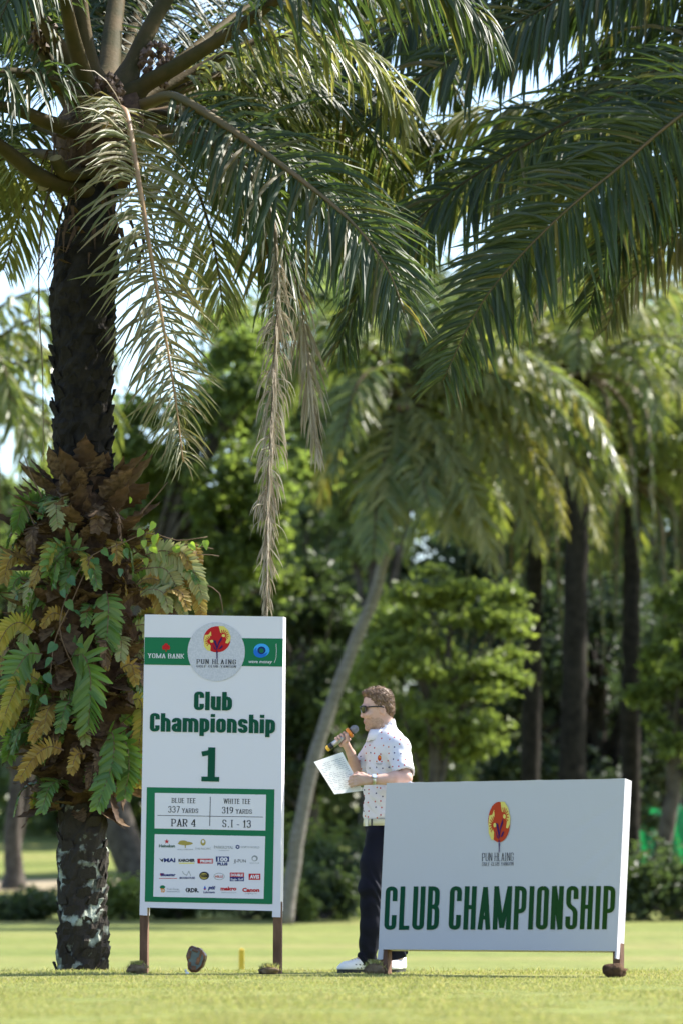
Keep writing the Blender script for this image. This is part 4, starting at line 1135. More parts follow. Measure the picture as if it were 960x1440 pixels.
def heart_leaf(parent, c, size, m, rot, name='leaf'):
    o = [(0, 0), (.2, .09), (.42, -.06), (.47, -.34), (.31, -.74), (.04, -1.25), (-.28, -.78), (-.46, -.38), (-.44, -.08), (-.2, .07)]
    V = [(0, 0, -.35 * size)] + [(x * size, -.18 * abs(x) * size - (.12 * size if y < -.9 else 0), y * size) for x, y in o]
    F = [(0, 1 + i, 1 + (i + 1) % 10) for i in range(10)]
    ob = link(name, mesh_np(name, V, F, m), None, c)
    ob.rotation_euler = rot
    set_parent(ob, parent)
    return ob
vine = empty('climbing_vine', P(150, 1000, DF), 'vine of heart shaped leaves climbing over the fern clump', 'vine')
rs = random.Random(9)
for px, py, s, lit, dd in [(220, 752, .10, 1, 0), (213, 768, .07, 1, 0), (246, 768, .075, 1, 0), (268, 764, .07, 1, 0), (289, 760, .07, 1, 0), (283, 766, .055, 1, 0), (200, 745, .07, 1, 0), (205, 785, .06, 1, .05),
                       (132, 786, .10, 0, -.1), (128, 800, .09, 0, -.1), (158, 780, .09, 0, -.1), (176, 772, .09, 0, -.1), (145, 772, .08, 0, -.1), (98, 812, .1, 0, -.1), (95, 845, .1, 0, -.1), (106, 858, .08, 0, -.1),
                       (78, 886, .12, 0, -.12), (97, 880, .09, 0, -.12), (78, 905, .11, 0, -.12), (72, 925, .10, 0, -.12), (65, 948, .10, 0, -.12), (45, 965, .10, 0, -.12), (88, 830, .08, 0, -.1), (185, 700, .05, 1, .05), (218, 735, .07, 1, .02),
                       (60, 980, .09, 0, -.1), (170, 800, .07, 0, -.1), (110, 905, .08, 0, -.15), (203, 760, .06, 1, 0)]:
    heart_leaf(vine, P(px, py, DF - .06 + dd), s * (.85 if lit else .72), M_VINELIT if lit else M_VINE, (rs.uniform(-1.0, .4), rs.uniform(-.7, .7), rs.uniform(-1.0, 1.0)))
mb = MB()
for a in ([(140, 1000, 27.5), (100, 930, 27.42), (85, 870, 27.4), (120, 790, 27.42), (170, 765, 27.45), (210, 750, 27.5), (250, 760, 27.48), (292, 755, 27.48)],
          [(70, 960, 27.4), (78, 900, 27.4), (100, 850, 27.4), (130, 780, 27.42)]):
    q, _ = spline(PX(a), 30); mb.tube(q, .004, 5)
mb.build('stem', M_STEM, vine, True)
# ------------------------------------------------------------------ lettering: strokes laid on a panel
class Panel:
    def __init__(s, tl, tr, br, bl):
        """corner = (px, py, d); the face's plane is fitted to them"""
        s.c = [P(*q) for q in (tl, tr, br, bl)]
        n = np.cross(s.c[1] - s.c[3], s.c[0] - s.c[2]); n /= np.linalg.norm(n)
        if n[1] > 0: n = -n
        s.n = n; s.o = sum(s.c) / 4
    def pt(s, px, py, off=0.0):
        r = ray(px, py)
        t = np.dot(s.o + s.n * off - CAMP, s.n) / np.dot(r, s.n)
        return CAMP + r * t

def rounded(pts, r, seg=5):
    pts = [np.array(p, float) for p in pts]
    out = [pts[0]]
    for i in range(1, len(pts) - 1):
        a, b, c = pts[i - 1], pts[i], pts[i + 1]
        u, v = a - b, c - b
        lu, lv = np.linalg.norm(u), np.linalg.norm(v)
        rr = min(r, lu * .5 if i > 1 else lu, lv * .5 if i < len(pts) - 2 else lv)
        p0, p1 = b + u / lu * rr, b + v / lv * rr
        for k in range(seg + 1):
            t = k / seg
            out.append((1 - t) ** 2 * p0 + 2 * t * (1 - t) * b + t * t * p1)
    out.append(pts[-1])
    return out

def stroke_poly(pts, tv, th):
    """thicken a polyline: tv = thickness of vertical runs, th = of horizontal runs"""
    p = np.array(pts, float)
    keep = np.concatenate([[True], np.linalg.norm(np.diff(p, axis=0), axis=1) > 1e-6]); p = p[keep]
    d = np.diff(p, axis=0); d /= np.linalg.norm(d, axis=1, keepdims=True)
    n = np.stack([-d[:, 1], d[:, 0]], 1)
    L, R = [], []
    for i in range(len(p)):
        if i == 0: m = n[0]; k = 1
        elif i == len(p) - 1: m = n[-1]; k = 1
        else:
            m = n[i - 1] + n[i]; m /= np.linalg.norm(m) + 1e-9
            k = min(1 / max(.35, float(np.dot(m, n[i]))), 2)
        h = .5 * math.hypot(tv * m[0], th * m[1]) * k if True else 0
        L.append(p[i] + m * h); R.append(p[i] - m * h)
    V = L + R; m_ = len(p)
    F = [(i, i + 1, m_ + i + 1, m_ + i) for i in range(m_ - 1)]
    return V, F

def glyph(ch, tv, th, w, xh=.76, r=None):
    """strokes of a letter in a box w wide and 1 high -> (list of polylines, stems for serifs, width)"""
    a, b = tv / 2, w - tv / 2
    lo, hi, md = th / 2, 1 - th / 2, .5
    R = min(w * .5, .42) if r is None else r
    S, stems = [], []
    def st(x, y0=0.0, y1=1.0, ends='bt'):
        S.append([(x, y0), (x, y1)])
        for e in ends: stems.append((x, y0 if e == 'b' else y1, e))
    U = ch
    if U == 'C': S.append(rounded([(b, .66), (b, hi), (a, hi), (a, lo), (b, lo), (b, .34)], R))
    elif U == 'G': S.append(rounded([(b, .68), (b, hi), (a, hi), (a, lo), (b, lo), (b, .45)], R)); S.append([(b + a * .9, .47), (w * .5, .47)])
    elif U == 'O' or U == '0': S.append(rounded([(w / 2, hi), (a, hi), (a, lo), (b, lo), (b, hi), (w / 2, hi)], R))
    elif U == 'L': st(a); S.append([(a, lo), (w, lo)])
    elif U == 'U': S.append(rounded([(a, 1), (a, lo), (b, lo), (b, 1)], R)); stems += [(a, 1, 't'), (b, 1, 't')]
    elif U == 'B': st(a); S.append(rounded([(a, hi), (b * .97, hi), (b * .97, .53), (a, .53)], R * .8)); S.append(rounded([(a, .53), (b, .53), (b, lo), (a, lo)], R * .8))
    elif U == 'P': st(a); S.append(rounded([(a, hi), (b, hi), (b, .42), (a, .42)], R * .8))
    elif U == 'R': st(a); S.append(rounded([(a, hi), (b, hi), (b, .48), (a, .48)], R * .8)); S.append([(w * .45, .48), (b + a * .3, 0)])
    elif U == 'D': st(a); S.append(rounded([(a, hi), (b, hi), (b, lo), (a, lo)], R))
    elif U == 'E': st(a); S += [[(a, hi), (w, hi)], [(a, .52), (w * .85, .52)], [(a, lo), (w, lo)]]
    elif U == 'F': st(a); S += [[(a, hi), (w, hi)], [(a, .52), (w * .85, .52)]]
    elif U == 'H': st(a); st(b); S.append([(a, .52), (b, .52)])
    elif U == 'I': st(w / 2)
    elif U == 'T': st(w / 2, 0, 1, 'b'); S.append([(0, hi), (w, hi)])
    elif U == 'A': S += [[(a * .8, 0), (w / 2, 1 - th * .2)], [(w / 2, 1 - th * .2), (w - a * .8, 0)], [(w * .25, .28), (w * .75, .28)]]; stems += [(a * .8, 0, 'b'), (w - a * .8, 0, 'b')]
    elif U == 'V': S += [[(a * .8, 1), (w / 2, th * .2)], [(w / 2, th * .2), (w - a * .8, 1)]]
    elif U == 'W': S += [[(a * .7, 1), (w * .28, 0)], [(w * .28, 0), (w * .5, 1)], [(w * .5, 1), (w * .72, 0)], [(w * .72, 0), (w - a * .7, 1)]]; stems += [(a * .7, 1, 't'), (w - a * .7, 1, 't')]
    elif U == 'M': st(a); st(b); S += [[(a, 1 - th * .3), (w / 2, .04)], [(w / 2, .04), (b, 1 - th * .3)]]
    elif U == 'N': st(a, 0, 1, 'b' + 't'); st(b, 0, 1, 't'); S.append([(a, 1), (b, 0)])
    elif U == 'K': st(a); S += [[(a, .42), (w - a * .5, 1)], [(w * .42, .56), (w - a * .3, 0)]]
    elif U == 'Y': S += [[(a * .7, 1), (w / 2, .45)], [(w - a * .7, 1), (w / 2, .45)]]; st(w / 2, 0, .5, 'b'); stems += [(a * .7, 1, 't'), (w - a * .7, 1, 't')]
    elif U == 'S': S.append(rounded([(b, .70), (b, hi), (a, hi), (a, .55), (b, .45), (b, lo), (a, lo), (a, .30)], R * .8))
    elif U == 'J': S.append(rounded([(b, 1), (b, lo), (a, lo), (a, .3)], R))
    elif U == 'X': S += [[(a, 0), (b, 1)], [(a, 1), (b, 0)]]
    elif U == 'Z': S.append([(a, hi), (b, hi)]); S.append([(b, hi), (a, lo)]); S.append([(a, lo), (b, lo)])
    elif U == '1': st(w * .58, 0, 1, 'b'); S.append([(w * .58, .93), (w * .08, .72)])
    elif U == '#': st(w * .55, 0, 1, ''); S.append([(w * .55, .86), (0, .80)]); S.append([(0, lo), (w, lo)])      # big slab one
    elif U == '3': S.append(rounded([(a, .74), (a, hi), (b * .96, hi), (b * .96, .53), (w * .4, .53)], R * .8)); S.append(rounded([(w * .4, .53), (b, .53), (b, lo), (a, lo), (a, .24)], R * .8))
    elif U == '4': st(w * .72, 0, 1, 'b'); S += [[(w * .72, .98), (a * .4, .3)], [(a * .2, .28), (w, .28)]]
    elif U == '7': S += [[(a * .5, hi), (w, hi)], [(w - tv * .4, hi), (w * .35, 0)]]
    elif U == '9': S.append(rounded([(w / 2, .42), (a, .42), (a, hi), (b, hi), (b, .42), (w / 2, .42)], R * .8)); S.append(rounded([(b, .7), (b, .25), (w * .25, lo)], R * .8))
    elif U == '.': S.append([(w / 2, 0), (w / 2, th * 1.6)])
    elif U == '-': S.append([(w * .1, .36), (w * .9, .36)])
    elif U == '|': S.append([(w / 2, .35), (w / 2, .35 + th * 1.6)])
    # heavy lower case
    elif U == 'l': st(a, 0, 1, '')
    elif U == 'i': st(a, 0, xh, ''); S.append([(a, xh + .07), (a, 1)])
    elif U == 'u': S.append(rounded([(a, xh), (a, lo), (b, lo), (b, xh)], R * .8)); st(b, 0, xh, '')
    elif U == 'n': st(a, 0, xh, ''); S.append(rounded([(a, xh - th / 2), (b, xh - th / 2), (b, 0)], R * .8))
    elif U == 'h': st(a, 0, 1, ''); S.append(rounded([(a, xh - th / 2), (b, xh - th / 2), (b, 0)], R * .8))
    elif U == 'm': st(a, 0, xh, ''); S.append(rounded([(a, xh - th / 2), (w / 2, xh - th / 2), (w / 2, 0)], R * .5)); S.append(rounded([(w / 2, xh - th / 2), (b, xh - th / 2), (b, 0)], R * .5))
    elif U == 'b': st(a, 0, 1, ''); S.append(rounded([(a, xh - th / 2), (b, xh - th / 2), (b, lo), (a, lo)], R * .8))
    elif U == 'p': st(a, -.2, xh, ''); S.append(rounded([(a, xh - th / 2), (b, xh - th / 2), (b, lo), (a, lo)], R * .8))
    elif U == 'o': S.append(rounded([(w / 2, xh - th / 2), (a, xh - th / 2), (a, lo), (b, lo), (b, xh - th / 2), (w / 2, xh - th / 2)], R * .8))
    elif U == 'a': st(b, 0, xh * .8, ''); S.append(rounded([(a, xh * .68), (a, xh - th / 2), (b, xh - th / 2), (b, xh * .6)], R * .7)); S.append(rounded([(b, xh * .52), (a, xh * .48), (a, lo), (b, lo)], R * .6))
    elif U == 's': S.append(rounded([(b, xh * .68), (b, xh - th / 2), (a, xh - th / 2), (a, xh * .54), (b, xh * .46), (b, lo), (a, lo), (a, xh * .32)], R * .6))
    elif U == 'e': S.append(rounded([(a, xh * .5), (b, xh * .5), (b, xh - th / 2), (a, xh - th / 2), (a, lo), (b, lo), (b, xh * .28)], R * .7))
    return S, stems

WIDE = {'M': 1.5, 'W': 1.5, 'I': None, '.': .5, '-': .8, '|': .5, '1': .62, 'm': 1.62, 'l': None, 'i': None, 'E': .88, 'L': .86, 'F': .85, 'J': .7, 'T': .95}
def text(panel, s, x0, y0, x1, y1, cap, style, mat_, parent, name='lettering', off=.003, up=None, mats=None):
    """s from left baseline pixel (x0,y0) to right baseline pixel (x1,y1), capital height in pixels"""
    tv, th, w, gap, space, serif = style
    x = 0.0; items = []
    for ch in s:
        if ch == ' ':
            x += space; continue
        f = WIDE.get(ch, 1.0)
        cw = tv * 1.02 if f is None else w * f
        if serif and f is None: cw = tv * 2.4
        items.append((ch, x, cw)); x += cw + gap
    tot = x - gap
    O = np.array([x0, y0], float); E1 = (np.array([x1, y1]) - O) / tot
    E2 = np.array(up if up is not None else (.02 * cap, -cap), float)
    mb = MB(); lay = 0
    for gi, (ch, gx, cw) in enumerate(items):
        S, stems = glyph(ch, tv, th, cw)
        polys = [stroke_poly(q, tv, th) for q in S]
        if serif:
            for (sx, sy, e) in stems:
                yy = sy + (th * .4 if e == 'b' else -th * .4)
                polys.append(stroke_poly([(sx - tv * serif, yy), (sx + tv * serif, yy)], th * .8, th * .8))
        mi = 0
        if mats: mi = int(min(len(mats) - 1, gi / len(items) * len(mats)))
        for V, F in polys:
            lay += 1
            o2 = off + (lay % 12) * .00012
            mb.add([panel.pt(*(O + E1 * (gx + v[0]) + E2 * v[1]), o2) for v in V], F, mi)
    return mb.build(name, mats or [mat_], parent)

HEAVY = (.112, .095, .285, .068, .17, 0)
CLUBF = (.225, .17, .50, .055, .3, 0)
SERIF = (.15, .085, .62, .17, .36, 1.1)
THINS = (.13, .07, .52, .20, .4, .9)
SANS = (.16, .14, .58, .14, .36, 0)
SANSB = (.24, .20, .66, .12, .36, 0)

def poly(panel, pts, off, mat_, parent, name):
    return link(name, mesh_np(name, [panel.pt(x, y, off) for x, y in pts], [tuple(range(len(pts)))], mat_), parent)
def quad(panel, x0, y0, x1, y1, off, mat_, parent, name, sk=(0, 0, 0, 0)):
    """sk: extra y at tl,tr,br,bl"""
    return poly(panel, [(x0, y0 + sk[0]), (x1, y0 + sk[1]), (x1, y1 + sk[2]), (x0, y1 + sk[3])], off, mat_, parent, name)
def ell(cx, cy, rx, ry, n=28, a0=0, a1=2 * math.pi):
    full = abs(a1 - a0) > 6.28
    return [(cx + rx * math.cos(a0 + (a1 - a0) * i / (n if full else n - 1)), cy - ry * math.sin(a0 + (a1 - a0) * i / (n if full else n - 1))) for i in range(n)]
def line(panel, pts, wpx, off, mat_, parent, name):
    V, F = stroke_poly([(x, -y) for x, y in pts], wpx, wpx)
    return link(name, mesh_np(name, [panel.pt(v[0], -v[1], off) for v in V], F, mat_), parent)

def cluster(panel, shapes, parent, name):
    """several flat shapes of one printed mark: (points, material, off)"""
    mb = MB(); ms = []
    for pts, m, off in shapes:
        if m not in ms: ms.append(m)
        mb.add([panel.pt(x, y, off) for x, y in pts], [tuple(range(len(pts)))], ms.index(m))
    return mb.build(name, ms, parent)

def emblem(panel, parent, cx, cy, rx, ry, red, name='emblem', base=.004):
    """round two-flower club emblem on a thin stem"""
    sh = [(ell(cx, cy, rx, ry), red, base)]
    def T(x, y): return (cx + x * rx, cy - y * ry)
    lobeL = [T(-.98, -.1), T(-.9, .32), T(-.62, .36), T(-.45, .62), T(-.42, .28), T(-.55, .1), T(-.42, -.12), T(-.6, -.32), T(-.46, -.5), T(-.5, -.9), T(-.72, -.85), T(-.95, -.55)]
    lobeR = [T(.12, 1.02), T(.5, 1.0), T(.82, .7), T(1.02, .2), T(.98, -.1), T(.8, -.32), T(.62, -.28), T(.72, .05), T(.55, .16), T(.42, .42), T(.25, .52), T(.18, .78)]
    sh += [(lobeL, M_CREAM, base + .0006), (lobeR, M_CREAM, base + .0007)]
    for (ex, ey) in ((-.45, -.15), (.42, .28)):
        sh.append((ell(*T(ex, ey), rx * .26, ry * .20, 16), red, base + .0012))
        sh.append((ell(*T(ex + .06, ey), rx * .13, ry * .11, 12), M_CREAM, base + .0017))
        for k in range(7):
            a = (math.pi * .55 + k * .38) if ex < 0 else (-.5 + k * .38)
            u = np.array([math.cos(a), math.sin(a)]); v = np.array([-u[1], u[0]]) * .03
            q = np.array([ex, ey])
            sh.append(([T(*(q + u * .2 + v)), T(*(q + u * .45 + v)), T(*(q + u * .45 - v)), T(*(q + u * .2 - v))], red, base + .0014 + .0001 * k))
    for pts in ([(-.3, -.05), (-.1, -.08), (.02, -.5), (-.02, -.9), (-.08, -.6), (-.2, -.3)], [(.35, .2), (.36, -.05), (.15, -.35), (.02, -.8), (.0, -.6), (.1, -.2)], [(.1, -.75), (.35, -.45), (.45, -.5), (.3, -.72)], [(-.35, -.35), (-.1, -.75), (0, -.85), (-.2, -.75)]):
        sh.append(([T(*p) for p in pts], M_PURPLE, base + .0024 + .0002 * len(sh) / 10))
    sh.append(([T(-.06, -.9), T(.05, -.9), T(.04, -1.5), T(-.03, -1.5)], M_PURPLE, base + .004))
    return cluster(panel, sh, parent, name)

def body_slab(panel, corners_px, depth, mat_, parent, name, n=(10, 14), wrinkle=.002, seed=0, rim=None):
    """fabric box stretched on a frame: front face from the pixel corners tl,tr,br,bl, pushed back by depth"""
    c = [panel.pt(x, y, 0) for x, y in corners_px]
    back = -panel.n * depth
    mb = MB(); nu, nv = n
    def grid(A, B_, C_, D_, nu, nv, wr):
        V = []
        for j in range(nv + 1):
            for i in range(nu + 1):
                u, v = i / nu, j / nv
                p = (A * (1 - u) + B_ * u) * (1 - v) + (D_ * (1 - u) + C_ * u) * v
                nn = np.cross(B_ - A, D_ - A); nn /= np.linalg.norm(nn)
                e = min(1, 6 * min(u, 1 - u, v, 1 - v) + .15)
                fold = 0.0
                if rim and nu > 20:        # slack folds fanning out from the right edge, ripples below the top hem
                    for k_, (vv, sl_) in enumerate(((.12, .9), (.30, 1.3), (.42, 1.6), (.75, -.8))):
                        s_ = (v - vv) - sl_ * (1 - u)
                        fold += math.exp(-(s_ / .028) ** 2) * max(0, 1 - (1 - u) * 3.2)
                    fold += .6 * math.exp(-v * 14) * (1 + math.sin(u * 55 + 2 * math.sin(u * 17))) + .35 * (1 + math.sin(u * 21 + v * 6)) * math.exp(-(1 - v) * 9)
                V.append(p - panel.n * (abs(fbm(p, 3.0, seed, 2)) * wr * e + fold * .0035 * min(1, e)) + np.array([0, 0, fbm(p, 9, seed, 2) * wr * 1.2 if v == 0 and rim else 0]))
        F = [(j * (nu + 1) + i, (j + 1) * (nu + 1) + i, (j + 1) * (nu + 1) + i + 1, j * (nu + 1) + i + 1) for j in range(nv) for i in range(nu)]
        mb.add(V, F, 0)
    tl, tr, br, bl = c
    grid(tl, tr, br, bl, nu, nv, wrinkle)
    grid(tr, tr + back, br + back, br, 2, nv, wrinkle * 1.5)
    grid(tl + back, tl, bl, bl + back, 2, nv, wrinkle)
    grid(tl + back, tr + back, tr, tl, nu, 2, wrinkle * .5)
    grid(bl, br, br + back, bl + back, nu, 2, 0)
    mb.add([tr + back, tl + back, bl + back, br + back], [(0, 1, 2, 3)], 0)
    return mb.build(name, [mat_], parent)

def post(panel, top_px, bot_px, w, depth, off, parent, mat_=None):
    a, b = panel.pt(*top_px, off), panel.pt(*bot_px, off)
    b = b.copy()
    k = (-.04 - b[2]) / (a[2] - b[2]); b = b + (a - b) * k if b[2] > -.04 else b
    ax = np.cross(panel.n, np.array([0, 0, 1.0])); ax /= np.linalg.norm(ax)
    if ax[0] < 0: ax = -ax
    h = ax * w / 2; dd = -panel.n * depth
    mb = MB()
    mb.hexa([b - h, b + h, b + h + dd, b - h + dd, a - h, a + h, a + h + dd, a - h + dd])
    o = mb.build('post', [mat_ or M_POST], parent)
    bv = o.modifiers.new('bevel', 'BEVEL'); bv.width = .004; bv.segments = 2
    return o

# ------------------------------------------------------------------ tall hole sign
DS = 24.75
T1 = Panel((204, 864, DS + .12), (398.5, 867.2, DS - .03), (394.5, 1281.3, DS - .03), (197, 1276, DS + .12))
sign1 = empty('hole_sign', P(295, 1368, DS), 'tall white and green hole sign on two rusty posts', 'sign')
body_slab(T1, [(204, 864), (398.5, 867.2), (394.5, 1281.3), (197, 1276)], .10, M_VINYL, sign1, 'panel', wrinkle=.0015, seed=1)
# fabric sleeves over the posts
body_slab(T1, [(197.0, 1272), (207.5, 1272.2), (207, 1287.5), (196.6, 1286.8)], .085, M_VINYL, sign1, 'sleeve', (1, 2), .0)
body_slab(T1, [(383.2, 1277), (394.6, 1277.4), (394.3, 1290), (383, 1289.6)], .085, M_VINYL, sign1, 'sleeve', (1, 2), .0)
post(T1, (202.5, 1262), (202, 1369), .052, .05, -.012, sign1)
post(T1, (390, 1268), (389.5, 1370), .054, .05, -.012, sign1)
# printed bands
poly(T1, [(204, 896), (398.2, 898), (397.6, 937.5), (203.2, 934.5)], .002, M_GREEN, sign1, 'green_band')
poly(T1, ell(304.5, 916.5, 40.3, 41.5, 40), .003, M_BALL, sign1, 'golf_ball_print')
emblem(T1, sign1, 305.5, 899, 19, 18.5, M_RED, 'club_emblem', .0035)
text(T1, 'PUN HLAING', 277, 933.5, 332, 934.2, 6.6, THINS, M_INK, sign1, off=.0045)
text(T1, 'GOLF CLUB|YANGON', 277, 938.4, 332, 939, 3.3, THINS, M_INK, sign1, off=.0045)
cluster(T1, [(ell(234, 909, 3.2, 4.6, 14), M_RED, .004), (ell(230.5, 910.5, 2.0, 3.4, 12), M_RED, .0043), (ell(237.5, 910.5, 2.0, 3.4, 12), M_RED, .0046), ([(233.2, 913), (234.8, 913), (234.6, 916.5), (233.4, 916.5)], M_RED, .0049)], sign1, 'flower_mark')
text(T1, 'YOMA BANK', 208.5, 925.2, 259, 926, 6.4, SERIF, M_WHITEINK, sign1, off=.0035)
cluster(T1, [(ell(368, 914.5, 11.2, 9.5, 24), M_SKYBLUE, .0035), (ell(366.5, 917, 9.8, 7.8, 22), M_BLUE, .004), (ell(369.5, 912.5, 8.5, 7, 22), M_SKYBLUE, .0045), (ell(368, 914.5, 5.8, 5.4, 20), M_NAVYINK, .005), (ell(368, 915, 3.2, 3.2, 16), M_GREEN, .0055)], sign1, 'rosette_mark')

def btext(panel, s, x0, y0, x1, cap, mat_, parent, y1=None, bold=0.0, shear=0, off=.0042, name='lettering'):
    """small print set with the built-in font, fitted between two pixels"""
    cu = bpy.data.curves.new('t', 'FONT'); cu.body = s; cu.size = 1; cu.offset = bold; cu.shear = shear; cu.resolution_u = 2
    o = bpy.data.objects.new('t', cu); COL.objects.link(o)
    me = o.to_mesh()
    V = np.array([v.co[:] for v in me.vertices]); F = [tuple(p.vertices) for p in me.polygons]
    o.to_mesh_clear(); bpy.data.objects.remove(o); bpy.data.curves.remove(cu)
    w0, w1 = V[:, 0].min(), V[:, 0].max()
    y1 = y0 if y1 is None else y1
    pts = []
    for v in V:
        t = (v[0] - w0) / (w1 - w0)
        pts.append(panel.pt(x0 + (x1 - x0) * t, y0 + (y1 - y0) * t - v[1] / .72 * cap, off))
    return link(name, mesh_np(name, pts, F, mat_), parent)
btext(T1, 'wave money', 350, 932.2, 383, 4.6, M_WHITEINK, sign1, 932.8, .012, .2)
line(T1, [(386, 932), (388.5, 925), (389, 915), (388.5, 905)], .6, .0042, M_WHITEINK, sign1, 'crease_line')
text(T1, 'Club', 273, 998.4, 326.5, 999.3, 26, CLUBF, M_DKGREEN, sign1)
text(T1, 'Championship', 211, 1028.6, 387, 1031.5, 26, CLUBF, M_DKGREEN, sign1)
text(T1, '#', 283.5, 1098.7, 308.5, 1099.3, 48, (.21, .14, .52, .1, .3, 0), M_DKGREEN, sign1, 'hole_number')
# yardage and sponsor boxes
poly(T1, [(207, 1107), (386.3, 1110), (383.3, 1271.5), (204, 1268)], .002, M_GREEN, sign1, 'green_frame')
poly(T1, [(218.3, 1115), (374.5, 1117.5), (373.5, 1168), (217.8, 1165)], .003, M_WHITEINK, sign1, 'yardage_box')
poly(T1, [(218, 1173), (373.3, 1176), (371, 1264), (216, 1261)], .003, M_WHITEINK, sign1, 'sponsor_box')
line(T1, [(222, 1146.6), (370, 1149)], .8, .0036, M_INK, sign1, 'ruled_line')
line(T1, [(296.2, 1120.5), (295.3, 1161.5)], .9, .0042, M_INK, sign1, 'ruled_line')
text(T1, 'BLUE TEE', 242, 1129, 275.5, 1129.5, 6.9, SERIF, M_INK, sign1, off=.0038)
text(T1, 'WHITE TEE', 315, 1130, 352.5, 1130.6, 6.9, SERIF, M_INK, sign1, off=.0038)
text(T1, '337', 237, 1142.6, 253, 1142.9, 9.2, SERIF, M_INK, sign1, off=.0038)
text(T1, 'YARDS', 256.5, 1143, 279, 1143.3, 6.2, SERIF, M_INK, sign1, off=.0038)
text(T1, '319', 312.5, 1143.8, 328, 1144, 9.2, SERIF, M_INK, sign1, off=.0038)
text(T1, 'YARDS', 332, 1144, 354.5, 1144.5, 6.2, SERIF, M_INK, sign1, off=.0038)
text(T1, 'PAR 4', 241.5, 1162, 275.5, 1162.6, 10.6, SERIF, M_INK, sign1, off=.0038)
text(T1, 'S.I - 13', 313, 1163.2, 353, 1164, 10.6, SERIF, M_INK, sign1, off=.0038)
# four rows of sponsors' marks
star = lambda cx, cy, r: [(cx + (r if k % 2 == 0 else r * .4) * math.sin(k * math.pi / 5), cy - (r if k % 2 == 0 else r * .4) * math.cos(k * math.pi / 5)) for k in range(10)]
cluster(T1, [(star(235, 1183.3, 3.8), M_RED, .004)], sign1, 'star_mark')
btext(T1, 'Heineken', 224, 1191.5, 246.5, 4.2, M_DKGREEN, sign1, bold=.03)
cluster(T1, [(ell(261, 1186, 10.5, 2.6, 20), M_GOLDINK, .004), (ell(258, 1184, 6, 2.2, 16), M_GOLDINK, .0043), ([(260, 1187), (262, 1187), (261.6, 1192.5), (260.4, 1192.5)], M_GOLDINK, .0046)], sign1, 'tree_mark')
btext(T1, 'GOLF GARDENS', 250, 1195.5, 272, 1.8, M_GREYINK, sign1)
cluster(T1, [(ell(286, 1184.5, 3.6, 4.6, 16), M_GOLDINK, .004), (ell(286, 1183.5, 1.8, 2.2, 12), M_WHITEINK, .0043)], sign1, 'crest_mark')
btext(T1, 'THE PACIFIC', 274.5, 1194.8, 297, 2.8, M_GREYINK, sign1)
btext(T1, 'PARKROYAL', 301.5, 1193.2, 328.5, 4.2, M_GREYINK, sign1, 1193.8, bold=.01)
btext(T1, 'YANGON', 308, 1196.6, 322, 1.5, M_GREYINK, sign1)
cluster(T1, [(ell(334.5, 1191, 2.9, 2.9, 16), M_NAVYINK, .004), (star(334.5, 1191, 2), M_WHITEINK, .0043)], sign1, 'compass_mark')
btext(T1, 'NORTH WORLD', 339, 1192.6, 365, 3.0, M_GREYINK, sign1, 1193.1)
cluster(T1, [([(224.3, 1207), (228, 1209), (231, 1206.5), (229, 1212.5), (227, 1210.5)], M_INK, .004)], sign1, 'wing_mark')
btext(T1, 'MAI', 231, 1212.2, 247, 5.4, M_NAVYINK, sign1, bold=.04)
btext(T1, 'KARCHER', 251.5, 1211.8, 274.5, 4.0, M_INK, sign1, bold=.05)
quad(T1, 252, 1213.2, 274, 1214.4, .004, M_YELINK, sign1, 'underline')
quad(T1, 278, 1207.5, 300, 1214.3, .0037, M_RED, sign1, 'logo_block')
btext(T1, 'PRIME', 282, 1212.8, 299, 3.8, M_WHITEINK, sign1, bold=.05)
quad(T1, 304, 1204.5, 322.5, 1211.8, .0037, M_NAVYINK, sign1, 'logo_block')
btext(T1, '100', 306.5, 1211, 320.5, 5.4, M_WHITEINK, sign1, bold=.05)
btext(T1, 'PLUS', 306, 1216.8, 320.5, 3.8, M_NAVYINK, sign1, bold=.06)
btext(T1, 'JJ-PUN', 329, 1212.8, 346, 4.6, M_INK, sign1)
cluster(T1, [(ell(358.5, 1207, 4.4, 4.2, 18), M_GREYINK, .004), (ell(358, 1207.6, 2.6, 2.6, 14), M_WHITEINK, .0043)], sign1, 'swirl_mark')
btext(T1, 'GOLF CLUB', 351.5, 1214.6, 364.5, 1.8, M_GREYINK, sign1)
quad(T1, 225.5, 1228, 231, 1231, .004, M_RED, sign1, 'logo_block')
btext(T1, 'Bluestar', 226.5, 1232, 247.5, 4.2, M_NAVYINK, sign1, bold=.04)
quad(T1, 224, 1234.8, 249.5, 1235.6, .004, M_RED, sign1, 'underline')
line(T1, [(257, 1225), (258.5, 1228.5), (263, 1231), (266, 1225), (268.5, 1231.5)], .8, .004, M_GREYINK, sign1, 'horse_mark')
btext(T1, 'MOORHOUSE', 253, 1236, 274.5, 3.0, M_NAVYINK, sign1, bold=.03)
cluster(T1, [(ell(287.5, 1231.5, 7, 5.8, 20), M_INK, .004), (ell(287, 1232, 5.6, 4.4, 18), M_GOLDINK, .0043)], sign1, 'beer_mark')
btext(T1, 'TIGER', 282, 1233.5, 293, 3.6, M_INK, sign1, off=.0049, bold=.05)
cluster(T1, [(ell(308.5, 1232.5, 7.6, 5, 24), M_GREYINK, .004), (ell(308.5, 1232.5, 6.8, 4.3, 24), M_WHITEINK, .0043)], sign1, 'oval_mark')
btext(T1, 'HILLS', 303, 1234, 314, 3.0, M_BRICK, sign1, off=.0049, bold=.04)
quad(T1, 323.5, 1227, 343.5, 1233.3, .0037, M_RED, sign1, 'logo_block')
quad(T1, 323.5, 1233.3, 343.5, 1239.2, .0037, M_NAVYINK, sign1, 'logo_block')
btext(T1, 'DOUBLE', 325, 1232.2, 342, 3.6, M_WHITEINK, sign1, bold=.05)
